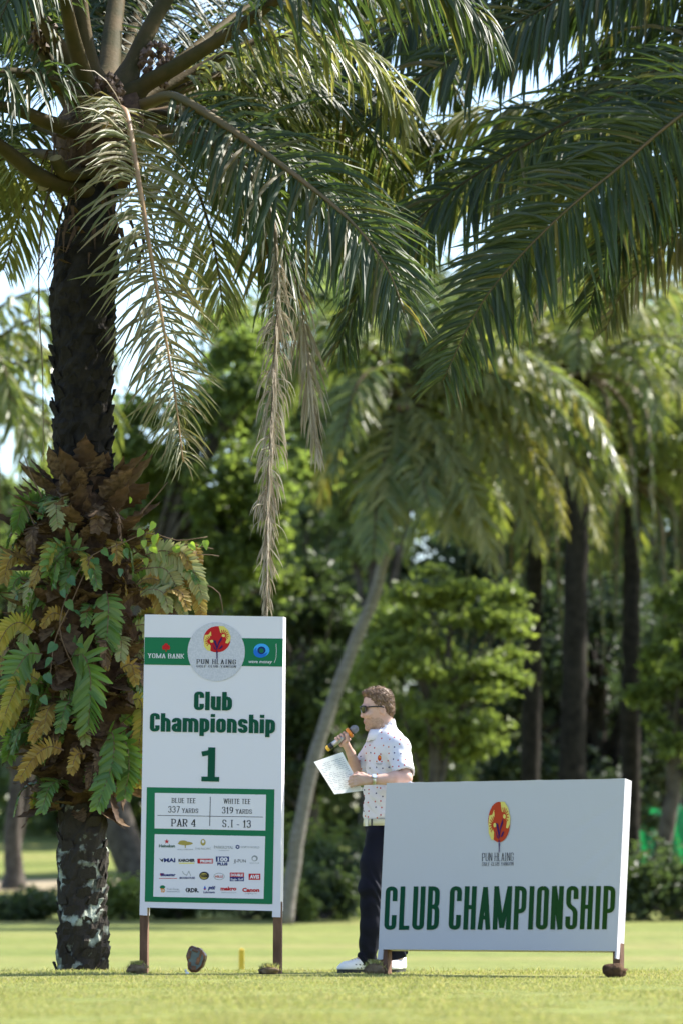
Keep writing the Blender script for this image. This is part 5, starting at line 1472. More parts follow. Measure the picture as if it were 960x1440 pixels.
btext(T1, 'Eagle Golf', 325, 1238, 342.5, 3.2, M_WHITEINK, sign1, bold=.02)
quad(T1, 350, 1228.5, 366.5, 1237.3, .0037, M_RED, sign1, 'logo_block')
btext(T1, 'AVIS', 351.5, 1235.3, 365, 5, M_WHITEINK, sign1, bold=.05)
cluster(T1, [(ell(229, 1247.5, 3.8, 2.6, 14), M_GREEN, .004)], sign1, 'roof_mark')
btext(T1, 'TD', 226, 1254.5, 232.5, 5, M_ORGINK, sign1, bold=.06)
btext(T1, 'Trade Design', 235, 1251.4, 252, 2.6, M_GREYINK, sign1)
btext(T1, 'International', 235, 1254.6, 253, 2.4, M_GREYINK, sign1)
cluster(T1, [([(261, 1251.5), (263.5, 1248), (264.5, 1249), (262.7, 1251.5), (264.5, 1254), (263.5, 1255)], M_INK, .004)], sign1, 'arrow_mark')
btext(T1, 'RDR.', 264.8, 1254.6, 280, 5.8, M_INK, sign1, bold=.04)
cluster(T1, [([(286.5, 1250), (288.5, 1245.3), (290.5, 1250), (288.5, 1252)], M_BLUE, .004), (ell(288.5, 1250.4, 1.2, 1.2, 10), M_RED, .0043)], sign1, 'drop_mark')
btext(T1, 'ptt', 292.5, 1250.5, 303.5, 5.2, M_NAVYINK, sign1, bold=.05, shear=.3)
btext(T1, 'Lubricants', 286.5, 1256, 302.5, 3.0, M_NAVYINK, sign1, bold=.03)
btext(T1, 'makro', 310.5, 1252, 333, 5.2, M_RED, sign1, bold=.05)
btext(T1, 'Wholesale', 311, 1256, 333, 1.8, M_GREYINK, sign1)
btext(T1, 'Canon', 341, 1254, 365, 5.4, M_RED, sign1, bold=.05)
btext(T1, 'Delighting You', 345, 1257.2, 361, 1.6, M_GREYINK, sign1)

# ------------------------------------------------------------------ wide banner
DB = 24.45
BDL, BDR = DB + .05, DB - .72
T2 = Panel((543, 1101, BDL + .1), (877.6, 1095, BDR + .1), (866, 1337.5, BDR), (531.5, 1335, BDL))
banner = empty('banner', P(700, 1370, DB - .3), 'wide white championship banner standing before the man', 'banner')
body_slab(T2, [(543, 1101), (878, 1095), (866.5, 1337.5), (531.5, 1335)], .105, M_CLOTH, banner, 'panel', (96, 60), .003, 4, rim=True)
body_slab(T2, [(866.8, 1333), (879.0, 1333), (867.5, 1347.5), (864.8, 1347)][0:0] or [(864, 1330), (867, 1330), (866, 1348), (863.5, 1348)], .105, M_CLOTH, banner, 'sleeve', (1, 3), .001, 6)
body_slab(T2, [(532, 1331), (538.5, 1331), (537, 1349), (529.5, 1351)], .06, M_CLOTH, banner, 'sleeve', (1, 3), .001, 7)
post(T2, (539.5, 1325), (539, 1371), .055, .06, -.012, banner)
post(T2, (866.0, 1325), (865.8, 1375), .05, .065, -.045, banner)
HEADS = []
for k in range(8):
    f = k / 7
    a_, b_ = np.array((.005, .058, .03)), np.array((.02, .06, .008))
    HEADS.append(mat('print_headline_%d' % k, tuple(a_ * (1 - f) + b_ * f), .7, .08))
emblem(T2, banner, 701, 1156, 15.5, 28.5, M_BRICK, 'club_emblem', .004)
text(T2, 'PUN HLAING', 677, 1211, 721, 1210.4, 11.5, (.075, .04, .40, .12, .25, 1.0), M_INK, banner, off=.002)
text(T2, 'GOLF CLUB|YANGON', 677, 1217.8, 721, 1217.2, 5.2, (.085, .05, .42, .16, .3, .8), M_INK, banner, off=.002)
text(T2, 'CLUB CHAMPIONSHIP', 539.3, 1307.6, 862.3, 1306.8, 61, HEAVY, None, banner, off=.002, up=(2.6, -61), mats=HEADS)

# ------------------------------------------------------------------ turf lumps, tee marker, stake
M_SODGRASS = M_BLADE
def sod(label, px, py, d, w, h, seed, grass=True, dark=None):
    c = P(px, py, d); c[2] = float(ground_z(c[0], d))
    root = empty('turf_lump', c, label, 'turf', 'turf lumps at the post feet')
    lump(root, 'soil', c + np.array([0, 0, h * .42]), (w / 2, w * .42, h * .55), dark or M_SOD, seed, .35, 1.7)
    if grass:
        rs = np.random.default_rng(seed)
        n = 260
        x = c[0] + rs.normal(0, w * .2, n); y = c[1] + rs.normal(0, w * .18, n)
        z = c[2] + h * (.85 - 1.2 * ((x - c[0]) / w) ** 2)
        hh = rs.uniform(.015, .04, n); az = rs.random(n) * 6.28
        tip = np.stack([x + np.cos(az) * hh * .8, y + np.sin(az) * hh * .8, z + hh * .8], 1)
        V = np.stack([np.stack([x - .003, y, z], 1), np.stack([x + .003, y, z], 1), tip], 1).reshape(-1, 3)
        g = link('grass', mesh_np('grass', V, np.arange(n * 3).reshape(-1, 3), M_BLADE), root); g['kind'] = 'stuff'
    return root
sod('grassy clod at the left post of the tall sign', 193.5, 1367, 24.72, .125, .07, 1)
sod('grassy clod at the right post of the tall sign', 379, 1368, 24.58, .13, .055, 2)
sod('green topped clod by the left post of the banner', 526, 1369, 24.40, .12, .085, 3)
sod('dark clod by the right post of the banner', 863, 1373, 23.62, .14, .085, 4, False, M_ROOT)

DT = 24.55
tm = empty('tee_marker', P(275, 1368, DT), 'dark oval wooden tee marker between the sign posts', 'tee marker')
def marker():
    rs = random.Random(4)
    c = P(275, 1349, DT); n = 26
    rim0, rim1, f0 = [], [], []
    for i in range(n):
        a = 2 * math.pi * i / n
        r = 1 + .10 * math.sin(a * 3 + 1) + .05 * math.sin(a * 7)
        x, z = .058 * r * math.cos(a), .085 * r * math.sin(a)
        z = max(z, -.083)
        rim0.append(c + np.array([x, -.02, z])); rim1.append(c + np.array([x * .96 + .012, .05, z * .96]))
        f0.append(c + np.array([x * .80, -.027, z * .82]))
    mb = MB()
    mb.add(rim0 + rim1, [(i, n + i, n + (i + 1) % n, (i + 1) % n) for i in range(n)], 0)
    mb.add(rim1, [tuple(range(n))], 0)
    mb.add(rim0 + f0, [(i, (i + 1) % n, n + (i + 1) % n, n + i) for i in range(n)], 0)
    mb.build('wood_slice', [M_WOOD], tm)
    mb = MB(); mb.add(f0, [tuple(range(n))], 0)
    mb.build('face', [M_SLATE], tm)
    for k, (x, z, w, h) in enumerate([(-.036, .03, .02, .05), (.018, -.01, .022, .045), (-.01, -.055, .03, .03), (.034, .03, .014, .06), (.0, .055, .04, .016), (-.034, -.03, .018, .03)]):
        mb = MB(); a = rs.uniform(-.4, .4)
        R = [[math.cos(a), 0, -math.sin(a)], [0, 1, 0], [math.sin(a), 0, math.cos(a)]]
        mb.box(c + np.array([x, -.031, z]), (w, .010, h), 0, R)
        o = mb.build('bark_piece', [M_WOOD], tm); b = o.modifiers.new('b', 'BEVEL'); b.width = .003
marker()
tee = empty('golf_tee', P(263, 1366, DT - .05), 'small white golf tee left of the tee marker', 'golf tee')
mb = MB(); b0 = P(263, 1368, DT - .06); b0[2] = -.01
mb.tube([b0, b0 + np.array([-.003, 0, .02]), b0 + np.array([-.006, 0, .035]), b0 + np.array([-.008, 0, .042])], [.003, .0035, .007, .010], 10)
mb.build('peg', [M_SHOE], tee, True)
bl = lump(tee, 'cup', b0 + np.array([.004, 0, .018]), (.012, .01, .010), M_SHOE, 3, .05, sub=2)

stk = empty('marker_stake', P(340, 1364, 41), 'yellow marker stake in the lawn beyond the tee', 'stake')
sb = P(340, 1364, 41); sb[2] = float(ground_z(0, 41)) - .03
mb = MB(); tp = P(340, 1336, 41)
mb.hexa([sb + np.array(q) for q in ((-.028, -.028, 0), (.028, -.028, 0), (.028, .028, 0), (-.028, .028, 0))] + [np.array([sb[0], sb[1], tp[2]]) + np.array(q) for q in ((-.028, -.028, 0), (.028, -.028, 0), (.028, .028, 0), (-.028, .028, 0))])
mb.build('shaft', [M_STAKE], stk)
mb = MB(); t_ = np.array([sb[0], sb[1], tp[2]])
mb.hexa([t_ + np.array(q) for q in ((-.028, -.028, 0), (.028, -.028, 0), (.028, .028, 0), (-.028, .028, 0))] + [t_ + np.array(q) for q in ((-.012, -.012, .02), (.012, -.012, .02), (.012, .012, .02), (-.012, .012, .02))])
mb.build('pointed_cap', [M_STAKE], stk)
# ------------------------------------------------------------------ the man: bodies and clothes grown as smooth-blended volumes
class Field:
    """signed distance field on a grid; primitives are blended in, then polygonised with surface nets"""
    def __init__(s, lo, hi, h):
        s.lo = np.array(lo, float); s.h = h
        s.n = np.ceil((np.array(hi) - s.lo) / h).astype(int) + 1
        s.v = np.full(s.n, 1.0, np.float32)
    def region(s, lo, hi):
        a = np.clip(np.floor((np.array(lo) - s.lo) / s.h).astype(int), 0, s.n - 1)
        b = np.clip(np.ceil((np.array(hi) - s.lo) / s.h).astype(int) + 1, 1, s.n)
        if np.any(b <= a): return None, None
        sl = tuple(slice(x, y) for x, y in zip(a, b))
        ax = [s.lo[i] + s.h * np.arange(a[i], b[i]) for i in range(3)]
        X = np.stack(np.meshgrid(*ax, indexing='ij'), -1)
        return sl, X
    def blend(s, sl, d, k, op='u'):
        a = s.v[sl]
        if op == 'u':
            if k > 0:
                h = np.clip(.5 + .5 * (a - d) / k, 0, 1)
                s.v[sl] = a * (1 - h) + d * h - k * h * (1 - h)
            else: s.v[sl] = np.minimum(a, d)
        else:
            s.v[sl] = np.maximum(a, -d)
    def capsule(s, a, b, ra, rb, k=.02, op='u', squash=None):
        a, b = np.array(a, float), np.array(b, float)
        m = max(ra, rb) + k + .03
        sl, X = s.region(np.minimum(a, b) - m, np.maximum(a, b) + m)
        if sl is None: return
        ab = b - a
        t = np.clip(((X - a) @ ab) / (ab @ ab), 0, 1)
        q = X - a - t[..., None] * ab
        d = np.linalg.norm(q, axis=-1) - (ra + (rb - ra) * t)
        s.blend(sl, d.astype(np.float32), k, op)
    def chain(s, pts, rads, k=.02):
        for i in range(len(pts) - 1): s.capsule(pts[i], pts[i + 1], rads[i], rads[i + 1], k)
    def ellipsoid(s, c, r, k=.02, op='u', R=None):
        c, r = np.array(c, float), np.array(r, float)
        m = r.max() + k + .03
        sl, X = s.region(c - m, c + m)
        if sl is None: return
        q = X - c
        if R is not None: q = q @ np.array(R)          # world -> local
        k0 = np.linalg.norm(q / r, axis=-1); k1 = np.linalg.norm(q / (r * r), axis=-1) + 1e-9
        s.blend(sl, (k0 * (k0 - 1) / k1).astype(np.float32), k, op)
    def halfspace(s, p, n):
        """cut away the side n points to"""
        n = np.array(n, float); n /= np.linalg.norm(n)
        sl, X = s.region(s.lo, s.lo + s.h * s.n)
        d = (X - np.array(p)) @ n
        s.v[sl] = np.maximum(s.v[sl], d.astype(np.float32))
    def mesh(s):
        v = s.v
        inside = v < 0
        c8 = [(i, j, k) for i in (0, 1) for j in (0, 1) for k in (0, 1)]
        n = np.array(v.shape) - 1
        cnt = sum(inside[i:i + n[0], j:j + n[1], k:k + n[2]].astype(np.int8) for i, j, k in c8)
        act = np.argwhere((cnt > 0) & (cnt < 8))
        idx = -np.ones(n, np.int64); idx[tuple(act.T)] = np.arange(len(act))
        vals = np.stack([v[act[:, 0] + i, act[:, 1] + j, act[:, 2] + k] for i, j, k in c8], 1)
        pos = np.zeros((len(act), 3)); num = np.zeros(len(act))
        for a in range(8):
            for b in range(a + 1, 8):
                ca, cb = np.array(c8[a]), np.array(c8[b])
                if np.abs(ca - cb).sum() != 1: continue
                va, vb = vals[:, a], vals[:, b]
                m = (va < 0) != (vb < 0)
                t = np.where(m, va / (va - vb + 1e-12), 0)
                pos += np.where(m[:, None], ca + t[:, None] * (cb - ca), 0); num += m
        V = s.lo + s.h * (act + pos / num[:, None])
        F = []
        for ax in range(3):
            o = [0, 0, 0]; o[ax] = 1
            A = inside[:v.shape[0] - o[0], :v.shape[1] - o[1], :v.shape[2] - o[2]]
            B = inside[o[0]:, o[1]:, o[2]:]
            e = np.argwhere(A != B)
            u, w = [(1, 2), (2, 0), (0, 1)][ax]
            ok = (e[:, u] > 0) & (e[:, w] > 0) & (e[:, u] < n[u]) & (e[:, w] < n[w]) & (e[:, ax] < n[ax])
            e = e[ok]
            def cell(du, dw):
                q = e.copy(); q[:, u] -= du; q[:, w] -= dw
                return idx[tuple(q.T)]
            q = np.stack([cell(1, 1), cell(0, 1), cell(0, 0), cell(1, 0)], 1)
            flip = ~A[tuple(e.T)]
            q[flip] = q[flip][:, ::-1]
            F.append(q)
        F = np.vstack(F); F = F[(F >= 0).all(1)]
        return V, F

MD = 25.15
MPX = FPX / MD
MB0 = P(541, 1369, MD)
man_o = np.array([MB0[0], MD, 0.0])
def L_(px, py, y=0.0):
    """photo pixel -> local point of the man, y metres behind his middle"""
    p = P(px, py, MD + y)
    return np.array([p[0] - man_o[0], y, p[2]])
man = empty('person', man_o, 'man in a spotted white polo shirt and navy trousers speaking into a microphone', 'person')
def man_part(name, V, F, mats, smooth=True, midx=None, parent=None):
    return link(name, mesh_np(name, np.asarray(V) + man_o, F, mats, smooth, midx), parent or man)

# joints
HEADC = L_(530, 997, 0.0)
sh_n, el_n, wr_n = L_(560, 1052, -.17), L_(569, 1094, -.30), L_(522, 1097, -.36)
sh_f, el_f, wr_f = L_(530, 1050, .17), L_(503, 1090, .20), L_(493, 1060, .06)
hip_n, kn_n, an_n = L_(534, 1178, -.075), L_(521, 1250, -.13), L_(516, 1345, -.10)
hip_f, kn_f, an_f = L_(548, 1172, .10), L_(552, 1255, .10), L_(557, 1345, .06)
chest, belly, pelvis = L_(543, 1062), L_(541, 1115), L_(541, 1160)
FW = np.array([-.906, -.423, 0])           # the way his chest faces
SW = np.array([-.423, .906, 0])            # to his right
HF = np.array([-.985, -.174, 0]); HS = np.array([-.174, .985, 0])     # head faces almost straight left
RB = np.stack([FW, SW, np.array([0, 0, 1.0])], 1)
tn = math.radians(8)                      # head bowed a little
HFt = HF * math.cos(tn) + np.array([0, 0, -math.sin(tn)]); HUt = HF * math.sin(tn) + np.array([0, 0, math.cos(tn)])
RH = np.stack([HFt, HS, HUt], 1)
def hp(f, s, u): return HEADC + HFt * f + HS * s + HUt * u

def build_body():
    g = Field((-.48, -.52, -.01), (.38, .42, 1.92), .006)
    # head
    g.ellipsoid(hp(-.012, 0, .035), (.098, .078, .098), 0, R=RH)
    g.ellipsoid(hp(.018, 0, -.02), (.078, .064, .088), .02, R=RH)
    g.ellipsoid(hp(.036, 0, -.088), (.056, .050, .046), .03, R=RH)         # jaw
    g.ellipsoid(hp(.078, 0, -.118), (.022, .024, .020), .02, R=RH)         # chin
    g.capsule(hp(.088, 0, .010), hp(.106, 0, -.030), .010, .012, .014)      # nose
    g.ellipsoid(hp(.098, 0, -.036), (.014, .017, .009), .008, R=RH)
    g.ellipsoid(hp(.082, 0, .028), (.022, .056, .013), .015, R=RH)         # brow
    for s in (-1, 1):
        g.ellipsoid(hp(.070, s * .040, -.030), (.026, .024, .020), .02, R=RH)  # cheek
        g.ellipsoid(hp(-.018, s * .076, -.012), (.020, .010, .032), .004, R=RH)  # ear
        g.ellipsoid(hp(-.014, s * .086, -.010), (.010, .006, .020), 0, op='s', R=RH)
        g.ellipsoid(hp(.086, s * .032, .006), (.014, .016, .010), 0, op='s', R=RH)   # eye socket
    g.capsule(hp(.090, -.02, -.066), hp(.090, .02, -.066), .009, .009, .008)   # lips
    g.capsule(hp(.089, -.018, -.078), hp(.089, .018, -.078), .010, .010, .008)
    g.capsule(hp(.100, -.02, -.0715), hp(.100, .02, -.0715), .004, .004, 0, op='s')
    # neck, trunk
    g.chain([hp(-.03, 0, -.06), L_(541, 1042)], [.060, .066], .03)
    g.ellipsoid(chest, (.105, .17, .17), .05, R=RB)
    g.ellipsoid(belly, (.105, .145, .17), .05, R=RB)
    g.ellipsoid(pelvis, (.11, .16, .12), .05, R=RB)
    g.chain([L_(545, 1046, -.07), sh_n], [.05, .058], .04); g.chain([L_(540, 1046, .07), sh_f], [.05, .058], .04)
    # arms
    mid = el_n * .45 + wr_n * .55
    g.chain([sh_n, el_n], [.056, .044], .02); g.chain([el_n, el_n * .7 + wr_n * .3, wr_n], [.043, .046, .027], .02)
    g.chain([sh_f, el_f], [.056, .044], .02); g.chain([el_f, el_f * .7 + wr_f * .3, wr_f], [.043, .045, .027], .02)
    # near hand lies over the paper: palm, four bent fingers, thumb behind it
    d = np.array([-1, -.12, .02]); d /= np.linalg.norm(d); upv = np.array([0, 0, 1.0]); bk = np.array([0, -1.0, 0])
    pc = wr_n + d * .055
    for u in (-.026, -.009, .009, .026):
        g.capsule(wr_n + d * .01 + upv * u * .5, wr_n + d * .088 + upv * u, .017, .013, .012)
    for u, l in ((.030, .070), (.010, .080), (-.010, .076), (-.029, .060)):
        k0 = wr_n + d * .088 + upv * u
        k1 = k0 + (d * .85 + bk * .15 - upv * .18) * l * .5
        k2 = k1 + (d * .75 - bk * .45 - upv * .30) * l * .35
        k3 = k2 + (d * .35 - bk * .75 - upv * .30) * l * .25
        g.chain([k0, k1, k2, k3], [.0105, .0095, .0085, .007], .004)
    t0 = wr_n + d * .025 + upv * .02
    g.chain([t0, t0 + d * .035 + upv * .018 - bk * .012, t0 + d * .066 + upv * .022 - bk * .02, t0 + d * .09 + upv * .016 - bk * .022], [.015, .012, .010, .008], .008)
    # far hand closed round the microphone
    m0, m1 = MIC0, MIC1
    ax = (m1 - m0) / np.linalg.norm(m1 - m0)
    gc = m0 + (m1 - m0) * .50                      # where he grips
    sd = np.cross(ax, np.array([0, -1.0, 0])); sd /= np.linalg.norm(sd)
    if sd[2] > 0: sd = -sd                          # towards the wrist, below
    cam_ = np.array([0, -1.0, 0])
    g.capsule(wr_f, gc + sd * .036 + np.array([0, .012, 0]), .026, .026, .02)
    for i, (o, l) in enumerate(((.034, 1.0), (.012, 1.06), (-.010, 1.0), (-.031, .84))):
        b = gc + ax * o
        R_ = .028
        c0 = b + sd * .034 + cam_ * -.020
        c1 = b + sd * .008 - cam_ * R_
        c2 = b - sd * .022 - cam_ * .012
        c3 = b - sd * .022 + cam_ * .014
        c4 = b - sd * .004 + cam_ * .028
        g.chain([c0, c1, c2, c3, c4], [.0115, .010, .0095, .009, .0075], .004)
    tb = gc + sd * .032 + ax * .005
    g.chain([tb, tb + cam_ * .022 + ax * .015, gc + cam_ * .030 + ax * .035 + sd * .006, gc + cam_ * .026 + ax * .055 - sd * .006], [.015, .012, .0105, .008], .008)
    # legs and feet
    g.chain([hip_n, kn_n, an_n], [.085, .055, .04], .03); g.chain([hip_f, kn_f, an_f], [.085, .055, .04], .03)
    g.chain([an_n, L_(490, 1362, -.12)], [.035, .02], .02); g.chain([an_f, L_(552, 1362, -.02)], [.035, .02], .02)
    return g.mesh()
MIC0, MIC1 = L_(459, 1054, -.005), L_(502, 1022.5, -.02)
V, F = build_body()
fc = V[F].mean(1)
loc = (fc - HEADC) @ RH
mi = np.zeros(len(F), int)
jw = .012 * np.sin(loc[:, 2] * 160) + .010 * np.sin(loc[:, 1] * 210 + loc[:, 0] * 130)
stub = (loc[:, 2] < -.048 + jw * .6 - np.clip(.06 - loc[:, 0], 0, 1) * .35) & (loc[:, 2] > -.142) & (loc[:, 0] > -.01 + jw) & (np.abs(loc[:, 1]) < .075) & (fc[:, 2] > HEADC[2] - .165)
mi[stub] = 1
lip = (np.abs(loc[:, 2] + .072) < .012) & (np.abs(loc[:, 1]) < .024) & (loc[:, 0] > .085)
mi[lip] = 2
man_part('body', V, F, [M_SKIN, M_STUBBLE, M_LIP], True, mi)

def noise_vec(X, sc, seed):
    """cheap smooth wrinkle noise on a grid"""
    a = np.sin(X[..., 0] * sc + seed + 1.7 * np.sin(X[..., 2] * sc * .6)) * np.sin(X[..., 2] * sc * 1.1 + seed * 2 + 1.3 * np.sin(X[..., 1] * sc * .7))
    b = np.sin((X[..., 0] + X[..., 2]) * sc * 1.9 + 2 * seed) * np.sin((X[..., 1] - X[..., 2]) * sc * 1.6 + seed)
    return a * .65 + b * .35

def build_shirt():
    g = Field((-.36, -.48, .90), (.36, .42, 1.66), .006)
    g.ellipsoid(chest + np.array([.002, 0, .005]), (.130, .195, .185), .06, R=RB)
    g.ellipsoid(belly, (.128, .172, .20), .08, R=RB)
    g.ellipsoid(L_(541, 1146), (.128, .172, .10), .08, R=RB)
    g.chain([L_(545, 1047, -.06), sh_n + np.array([0, 0, .004])], [.066, .075], .05)
    g.chain([L_(539, 1047, .06), sh_f], [.066, .075], .05)
    g.chain([hp(-.035, 0, -.105), L_(541, 1046)], [.072, .085], .03)
    se_n = sh_n + (el_n - sh_n) * .86; se_f = sh_f + (el_f - sh_f) * .8
    g.chain([sh_n, se_n + (el_n - sh_n) * .3], [.074, .074], .025); g.chain([sh_f, se_f + (el_f - sh_f) * .3], [.074, .074], .025)
    sl, X = g.region(g.lo, g.lo + g.h * g.n)
    low = np.clip((1.55 - X[..., 2]) / .2, 0, 1)
    g.v[sl] += (.0085 * noise_vec(X, 22, 1.3) * low + .005 * noise_vec(X, 47, 4.1) * low).astype(np.float32)
    # sleeve openings, hem and neck
    dn = (el_n - sh_n) / np.linalg.norm(el_n - sh_n); df = (el_f - sh_f) / np.linalg.norm(el_f - sh_f)
    def cut_local(p, n, rad):
        n = np.array(n); p = np.array(p)
        d = (X - p) @ n
        near = np.linalg.norm(X - p, axis=-1) < rad
        m = near & (d > -.03)
        g.v[sl] = np.where(m, np.maximum(g.v[sl], d), g.v[sl])
    cut_local(se_n, dn, .13); cut_local(se_f, df, .12)
    g.capsule(se_n - dn * .02, el_n, .056, .056, 0, op='s'); g.capsule(se_f - df * .02, el_f, .056, .056, 0, op='s')
    hem = L_(541, 1152.5)[2]
    g.halfspace((0, 0, hem), (0, 0, -1))
    g.halfspace(hp(-.035, 0, -.100), HUt * .93 + HF * .37)
    g.capsule(hp(-.02, 0, -.02), L_(540, 1036), .068, .068, 0, op='s')
    return g.mesh()
V, F = build_shirt()

def shirt_material():
    m = bpy.data.materials.new('shirt_spotted'); m.use_nodes = True
    nt = m.node_tree; N = nt.nodes; L = nt.links
    b = N['Principled BSDF']; b.inputs['Roughness'].default_value = .75; b.inputs['Specular IOR Level'].default_value = .25
    tc = N.new('ShaderNodeTexCoord'); sp = N.new('ShaderNodeSeparateXYZ'); cb = N.new('ShaderNodeCombineXYZ')
    L.new(tc.outputs['Object'], sp.inputs[0])
    my = N.new('ShaderNodeMath'); my.operation = 'MULTIPLY_ADD'; my.inputs[1].default_value = -.15
    L.new(sp.outputs[1], my.inputs[0]); L.new(sp.outputs[0], my.inputs[2])
    L.new(my.outputs[0], cb.inputs[0]); L.new(sp.outputs[2], cb.inputs[1])
    vo = N.new('ShaderNodeTexVoronoi'); vo.voronoi_dimensions = '2D'; vo.inputs['Scale'].default_value = 22; vo.inputs['Randomness'].default_value = .55
    L.new(cb.outputs[0], vo.inputs['Vector'])
    lt = N.new('ShaderNodeMath'); lt.operation = 'LESS_THAN'; lt.inputs[1].default_value = .115
    L.new(vo.outputs['Distance'], lt.inputs[0])
    hs = N.new('ShaderNodeSeparateColor'); L.new(vo.outputs['Color'], hs.inputs[0])
    cr = N.new('ShaderNodeValToRGB'); cr.color_ramp.interpolation = 'CONSTANT'
    e = cr.color_ramp.elements; e[0].color = (.45, .02, .02, 1); e[1].position = .42; e[1].color = (.03, .03, .12, 1)
    x = e.new(.75); x.color = (.55, .13, .03, 1)
    L.new(hs.outputs[0], cr.inputs[0])
    mx = N.new('ShaderNodeMixRGB'); mx.inputs[1].default_value = (.68, .67, .73, 1)
    L.new(lt.outputs[0], mx.inputs[0]); L.new(cr.outputs[0], mx.inputs[2]); L.new(mx.outputs[0], b.inputs['Base Color'])
    t = N.new('ShaderNodeBsdfTranslucent'); L.new(mx.outputs[0], t.inputs[0])
    ms = N.new('ShaderNodeMixShader'); ms.inputs[0].default_value = .12
    L.new(b.outputs[0], ms.inputs[1]); L.new(t.outputs[0], ms.inputs[2]); L.new(ms.outputs[0], N['Material Output'].inputs[0])
    nz = N.new('ShaderNodeTexNoise'); nz.inputs['Scale'].default_value = 14; nz.inputs['Detail'].default_value = 3
    L.new(tc.outputs['Object'], nz.inputs['Vector'])
    bp = N.new('ShaderNodeBump'); bp.inputs['Strength'].default_value = .35; bp.inputs['Distance'].default_value = .02
    L.new(nz.outputs[0], bp.inputs['Height']); L.new(bp.outputs[0], b.inputs['Normal'])
    return m
M_SHIRT = shirt_material()
M_COLLAR = mat('shirt_collar', (.68, .67, .73), .75, .25)
shirt = man_part('shirt', V, F, [M_SHIRT])
# collar: a folded band round the neck
def collar():
    nc = L_(536, 1034); axis = HUt * .7 + np.array([.15, 0, .5]); axis /= np.linalg.norm(axis)
    u = np.cross(axis, np.array([0, 1.0, 0])); u /= np.linalg.norm(u); w = np.cross(axis, u)
    if u[0] > 0: u, w = -u, -w
    V, F = [], []; n = 30
    for i in range(n + 1):
        a = .22 + (2 * math.pi - .44) * i / n
        dirv = u * math.cos(a) + w * math.sin(a)
        drop = .030 + .020 * math.cos(a) ** 2 * (math.cos(a) > 0)
        for r, z in ((.070, -.010), (.073, .030), (.080, .032), (.100, -drop)):
            V.append(nc + dirv * r + axis * z)
    for i in range(n):
        for k in range(3):
            q = i * 4 + k; F.append((q, q + 4, q + 5, q + 1))
    o = man_part('collar', V, np.array(F), [M_COLLAR], True, None, shirt)
    s = o.modifiers.new('s', 'SOLIDIFY'); s.thickness = .004
collar()
# buttoned placket and chest emblem, laid on the shirt by casting rays at its surface
from mathutils.bvhtree import BVHTree
bvh = BVHTree.FromPolygons([tuple(v) for v in V + man_o], [tuple(map(int, f)) for f in F])
def on_shirt(px, py, off=.003):
    r = Vector(ray(px, py)).normalized()
    h = bvh.ray_cast(Vector(CAMP), r)
    return np.array(h[0]) - np.array(r) * off if h[0] is not None else None
def patch(pts, m, name, off=.003):
    q = [on_shirt(x, y, off) for x, y in pts]
    q = [p for p in q if p is not None]
    if len(q) >= 3: return link(name, mesh_np(name, q, [tuple(range(len(q)))], m), shirt)
patch(ell(533, 1066, 2.5, 4.2, 14), M_BRICK, 'chest_emblem')
patch(ell(533.6, 1064.5, 1.2, 2.2, 10), M_ORGINK, 'chest_emblem', .0045)
patch([(528, 1073), (537, 1073), (537, 1074), (528, 1074)], M_GREYINK, 'chest_lettering')
patch([(529, 1075), (536, 1075), (536, 1075.8), (529, 1075.8)], M_GREYINK, 'chest_lettering')
for py in (1052, 1062, 1072):
    patch(ell(520.5 - (py - 1052) * .1, py, .9, .9, 8), M_WHITEINK, 'button', .004)

def build_trousers():
    g = Field((-.34, -.36, .02), (.34, .36, 1.06), .006)
    g.ellipsoid(L_(541, 1163), (.122, .156, .12), .04, R=RB)
    g.ellipsoid(L_(541, 1185), (.122, .156, .12), .04, R=RB)
    top = L_(0, 1153)[2]
    for hip, kn, an in ((hip_n, kn_n, an_n), (hip_f, kn_f, an_f)):
        g.chain([hip, hip * .5 + kn * .5 + np.array([-.01, 0, 0]), kn, kn * .45 + an * .55 + np.array([.012, 0, 0]), an + np.array([.004, 0, -.015])], [.090, .086, .073, .067, .062], .03)
    sl, X = g.region(g.lo, g.lo + g.h * g.n)
    # creases gather behind the knee and over the shoe
    zk, za = kn_n[2], an_n[2]
    am = .3 + .7 * np.exp(-((X[..., 2] - zk) / .12) ** 2) + 1.5 * np.exp(-((X[..., 2] - za - .03) / .07) ** 2) + .6 * np.exp(-((X[..., 2] - .88) / .08) ** 2)
    g.v[sl] += (.0042 * (np.sin((X[..., 2] * 1.0 + X[..., 0] * .9 + X[..., 1] * .3) * 47 + 3 * np.sin(X[..., 0] * 31 + X[..., 1] * 17 + X[..., 2] * 9) + 2 * np.sin(X[..., 2] * 13)) + .6 * noise_vec(X, 33, 2.2)) * am).astype(np.float32)
    g.halfspace((0, 0, top), (0, 0, 1))
    g.halfspace((0, 0, an_n[2] - .040), (0.25, 0, -1))
    return g.mesh()
V, F = build_trousers()
man_part('trousers', V, F, [M_NAVY])
